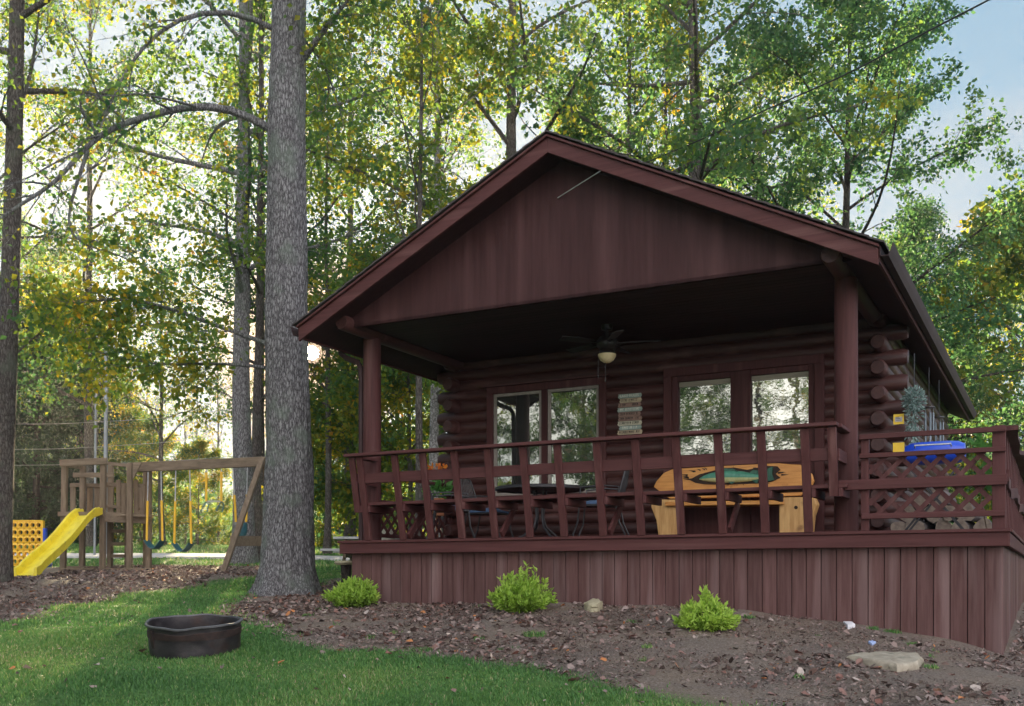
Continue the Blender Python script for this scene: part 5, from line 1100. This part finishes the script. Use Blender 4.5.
def slab(nm, L_, th, m, label, cat, lump=.01, sub=3):
    g = [ongr(*q) for q in L_]; cx, cy = np.mean([p[0] for p in g]), np.mean([p[1] for p in g]); z = gz1(cx, cy); n = 40; ring = []
    gx_ = [p[0] for p in g]+[g[0][0]]; gy_ = [p[1] for p in g]+[g[0][1]]; q = np.linspace(0, len(g), n+1)[:-1]; rx, ry = np.interp(q, range(len(g)+1), gx_), np.interp(q, range(len(g)+1), gy_)
    lv = [(1.0, -.03), (1.02, th*.35), (1.0, th*.75), (.96, th), (.8, th*1.05), (.5, th*1.06), (.2, th*1.08)]; vv = []
    for f, dz in lv:
        for k in range(n):
            x_, y_ = cx+(rx[k]-cx)*f, cy+(ry[k]-cy)*f; ln = lump*mnoise.noise(Vector((x_*6, y_*6, dz*20)))+lump*.6*mnoise.noise(Vector((x_*17, y_*17, dz*20))); vv.append((x_+ln, y_+ln, gz1(x_, y_)*.5+z*.5+dz+ln))
    vv.append((cx, cy, z+th*1.08)); c_ = len(vv)-1; ff = [(i*n+k, i*n+(k+1) % n, (i+1)*n+(k+1) % n, (i+1)*n+k) for i in range(len(lv)-1) for k in range(n)]+[((len(lv)-1)*n+k, (len(lv)-1)*n+(k+1) % n, c_) for k in range(n)]
    o = MB().add(vv, ff).build(nm, M[m], None, (cx, cy, z), smooth=True, loc=(cx, cy, z)); return tag(o, label, cat)
slab('stone_slab', [(847, 661), (862, 656), (893, 655), (914, 658), (923, 664), (918, 671), (897, 674), (872, 668)], .05, 'stone', 'flat pale stone slab lying on the mulch at the lower right', 'stone', .02)
slab('straw_clump', [(584, 609), (590, 606), (598, 606), (603, 609), (598, 612), (589, 612)], .07, 'straw', 'pale dry grass clump at the foot of the skirt right of the tallest shrub', 'grass clump', .03)
slab('white_scrap', [(843, 624), (850, 623), (855, 628), (848, 629)], .03, 'white_scrap', 'white paper scrap on the mulch against the skirt', 'litter', .006); slab('blue_scrap', [(868, 642), (872, 641), (876, 642.5), (872, 644)], .006, 'blue_scrap', 'light blue scrap on the mulch above the stone slab', 'litter', .006)
# ------------------------------------------------------------------ grass blades, mulch and fallen leaves
def scatter(n, x0, x1, y0, y1): return rng.uniform(x0, x1, n), rng.uniform(y0, y1, n)
def view(x, y, m=1.25): return (np.abs(x) < .53*m*y+.5)
wc = np.stack([rng.uniform(-5, 5, 60), rng.uniform(7, 12.5, 60), rng.uniform(.04, .13, 60)], 1)
def weedy(x, y):
    o = np.zeros(len(x), bool)
    for a, c, r_ in wc: o |= (x-a)**2+(y-c)**2 < (r_*(.5+.5*rng.random(len(x))))**2
    return o&~incab(x, y)
def incab(x, y): u = (x-AX)*UX+(y-AY)*UY; v = (x-AX)*VX+(y-AY)*VY; return (v > .64)&(u > -3.1)&(u < 4.5)
GV = []; GF = []; GT = []; g0_ = 0
for n, y0, y1, h0 in ((420000, 6.2, 10.5, .032), (260000, 10.5, 18, .036), (110000, 18, 40, .06)):
    x, y = scatter(n, -.66*y1-1, .6*y1*.6, y0, y1); k = view(x, y)&(~mulch(x+rng.normal(0, .1, n), y+rng.normal(0, .13, n))|weedy(x, y))&~((np.abs(y-27.2) < .9)&(y > 20)); dd = rng.random(n) < (.55+.45*np.sin(x*3.1+np.sin(y*2.3)*2)*np.sin(y*2.7+x)); k &= dd|(rng.random(n) < .6); k &= np.hypot(x-fx_, y-fy_) > fr*.88
    x, y = x[k], y[k]; n = len(x); z = gz(x, y)+.018*np.sin(2.3*x+1.1*y)*np.sin(1.7*y-.8*x)
    hh = h0*(.45+.9*rng.random(n))*(1+.35*np.sin(x*2.2+y*1.1)*np.sin(y*3-x)); az = rng.uniform(0, 6.283, n); ln = rng.uniform(.1, .9, n)*hh; wd = .0032+.0026*rng.random(n); wd = wd*(1 if y0 < 9 else (1.6 if y0 < 15 else 3.2))
    c, s = np.cos(az), np.sin(az); px2, py2 = -s*wd, c*wd; bx = np.stack([x, y, z-.006], 1)
    a = bx+np.stack([px2, py2, 0*z], 1); b = bx-np.stack([px2, py2, 0*z], 1); m1 = bx+np.stack([c*ln*.35+px2*.7, s*ln*.35+py2*.7, hh*.6], 1); m2 = bx+np.stack([c*ln*.35-px2*.7, s*ln*.35-py2*.7, hh*.6], 1); tp_ = bx+np.stack([c*ln, s*ln, hh], 1)
    V_ = np.stack([a, b, m2, m1, tp_], 1).reshape(-1, 3); i5 = np.arange(n)[:, None]*5+g0_
    GV.append(V_); GF.append((i5+np.array([[0, 1, 2, 3]]), i5+np.array([[3, 2, 4]]))); g0_ += 5*n
    tn = np.clip(.46+.26*np.sin(x*1.7+y*.9+.8*np.sin(y*3.1))*np.sin(y*1.3-x*.6+.7*np.sin(x*2.9))+rng.normal(0, .16, n)+(rng.random(n) < .06)*.5, 0, 1); GT.append(np.repeat(tn, 5))
me = raw_mesh('grass', np.concatenate(GV), [np.concatenate([f[0] for f in GF]), np.concatenate([f[1] for f in GF])], M['grass'], False, np.concatenate(GT))
tag(link('grass', me), 'short mown green lawn grass', 'grass', kind='stuff')
def litter(n, x0, x1, y0, y1, cond, L, lift, tmu, tsd, name, label, cat):
    x, y = scatter(n, x0, x1, y0, y1); k = view(x, y)&cond(x, y); x, y = x[k], y[k]; n = len(x); z = gz(x, y)+lift*rng.random(n)
    d = rng.normal(0, 1, (n, 3)); d[:, 2] = np.abs(d[:, 2])*.28; d /= np.linalg.norm(d, axis=1, keepdims=True); Ls = L*(.35+1.1*rng.random(n)**1.5)
    s = np.stack([-d[:, 1], d[:, 0], rng.normal(0, .35, n)], 1); s /= np.linalg.norm(s, axis=1, keepdims=True); wd = (.18+.3*rng.random(n))[:, None]; c = np.stack([x, y, z], 1); Ls = Ls[:, None]; up = np.array([0, 0, 1.])*Ls
    P6 = [c-d*Ls*.5, c-d*Ls*.2+s*Ls*wd+up*rng.uniform(0, .25, (n, 1)), c+d*Ls*.25+s*Ls*wd*.8+up*rng.uniform(0, .3, (n, 1)), c+d*Ls*.5+up*rng.uniform(-.05, .2, (n, 1)), c+d*Ls*.2-s*Ls*wd+up*rng.uniform(0, .3, (n, 1)), c-d*Ls*.25-s*Ls*wd*.9+up*rng.uniform(0, .25, (n, 1))]
    V_ = np.stack(P6, 1).reshape(-1, 3); i6 = np.arange(n)[:, None]*6; F_ = np.concatenate([i6+np.array([[0, 1, 2, 3]]), i6+np.array([[0, 3, 4, 5]])]); t = np.repeat(np.clip(rng.normal(tmu, tsd, n), 0, 1), 6)
    tag(link(name, raw_mesh(name, V_, F_, M['litter'], False, t)), label, cat, kind='stuff')
def incab(x, y): u = (x-AX)*UX+(y-AY)*UY; v = (x-AX)*VX+(y-AY)*VY; return (v > .64)&(u > -3.1)&(u < 4.5)
clump = lambda x, y: rng.random(len(x)) < np.clip(.5+.7*np.sin(x*2.1+1.7*np.sin(y*1.9))*np.sin(y*2.6+x*.8)+.25*(x < .2), .1, 1)*np.where(x < .5, 1, .7)
litter(300000, -9, 7.5, 6.2, 24, lambda x, y: mulch(x+rng.normal(0, .06, len(x)), y+rng.normal(0, .08, len(x)))&~incab(x, y), .021, .01, .42, .18, 'mulch_chips', 'small brown and grey wood chips covering the beds', 'mulch')
litter(105000, -9, 7.5, 6.2, 24, lambda x, y: mulch(x+rng.normal(0, .12, len(x)), y+rng.normal(0, .16, len(x)))&~incab(x, y)&clump(x, y), .058, .022, .46, .24, 'fallen_leaves', 'curled dry brown leaves lying in drifts on the mulch', 'fallen leaves')
litter(900, -7, 4, 6.3, 16, lambda x, y: ~mulch(x, y), .052, .035, .62, .25, 'fallen_leaves', 'scattered dry leaves lying on the lawn', 'fallen leaves')
# ------------------------------------------------------------------ evening air
hm = bpy.data.materials.new('evening_air'); hm.use_nodes = True; ht_ = hm.node_tree; ht_.nodes.clear()
ho = N(ht_, 'ShaderNodeOutputMaterial'); hv_ = N(ht_, 'ShaderNodeVolumePrincipled'); hv_.inputs['Color'].default_value = (.95, .95, .97, 1); hv_.inputs['Density'].default_value = .0007; hv_.inputs['Anisotropy'].default_value = .6
ht_.links.new(hv_.outputs[0], ho.inputs['Volume'])
tag(MB().box(gx[0]-4, gx[-1]+4, gy[0]-4, gy[-1]+4, float(Zg.min())-1, 30).build('haze', hm), kind='stuff')
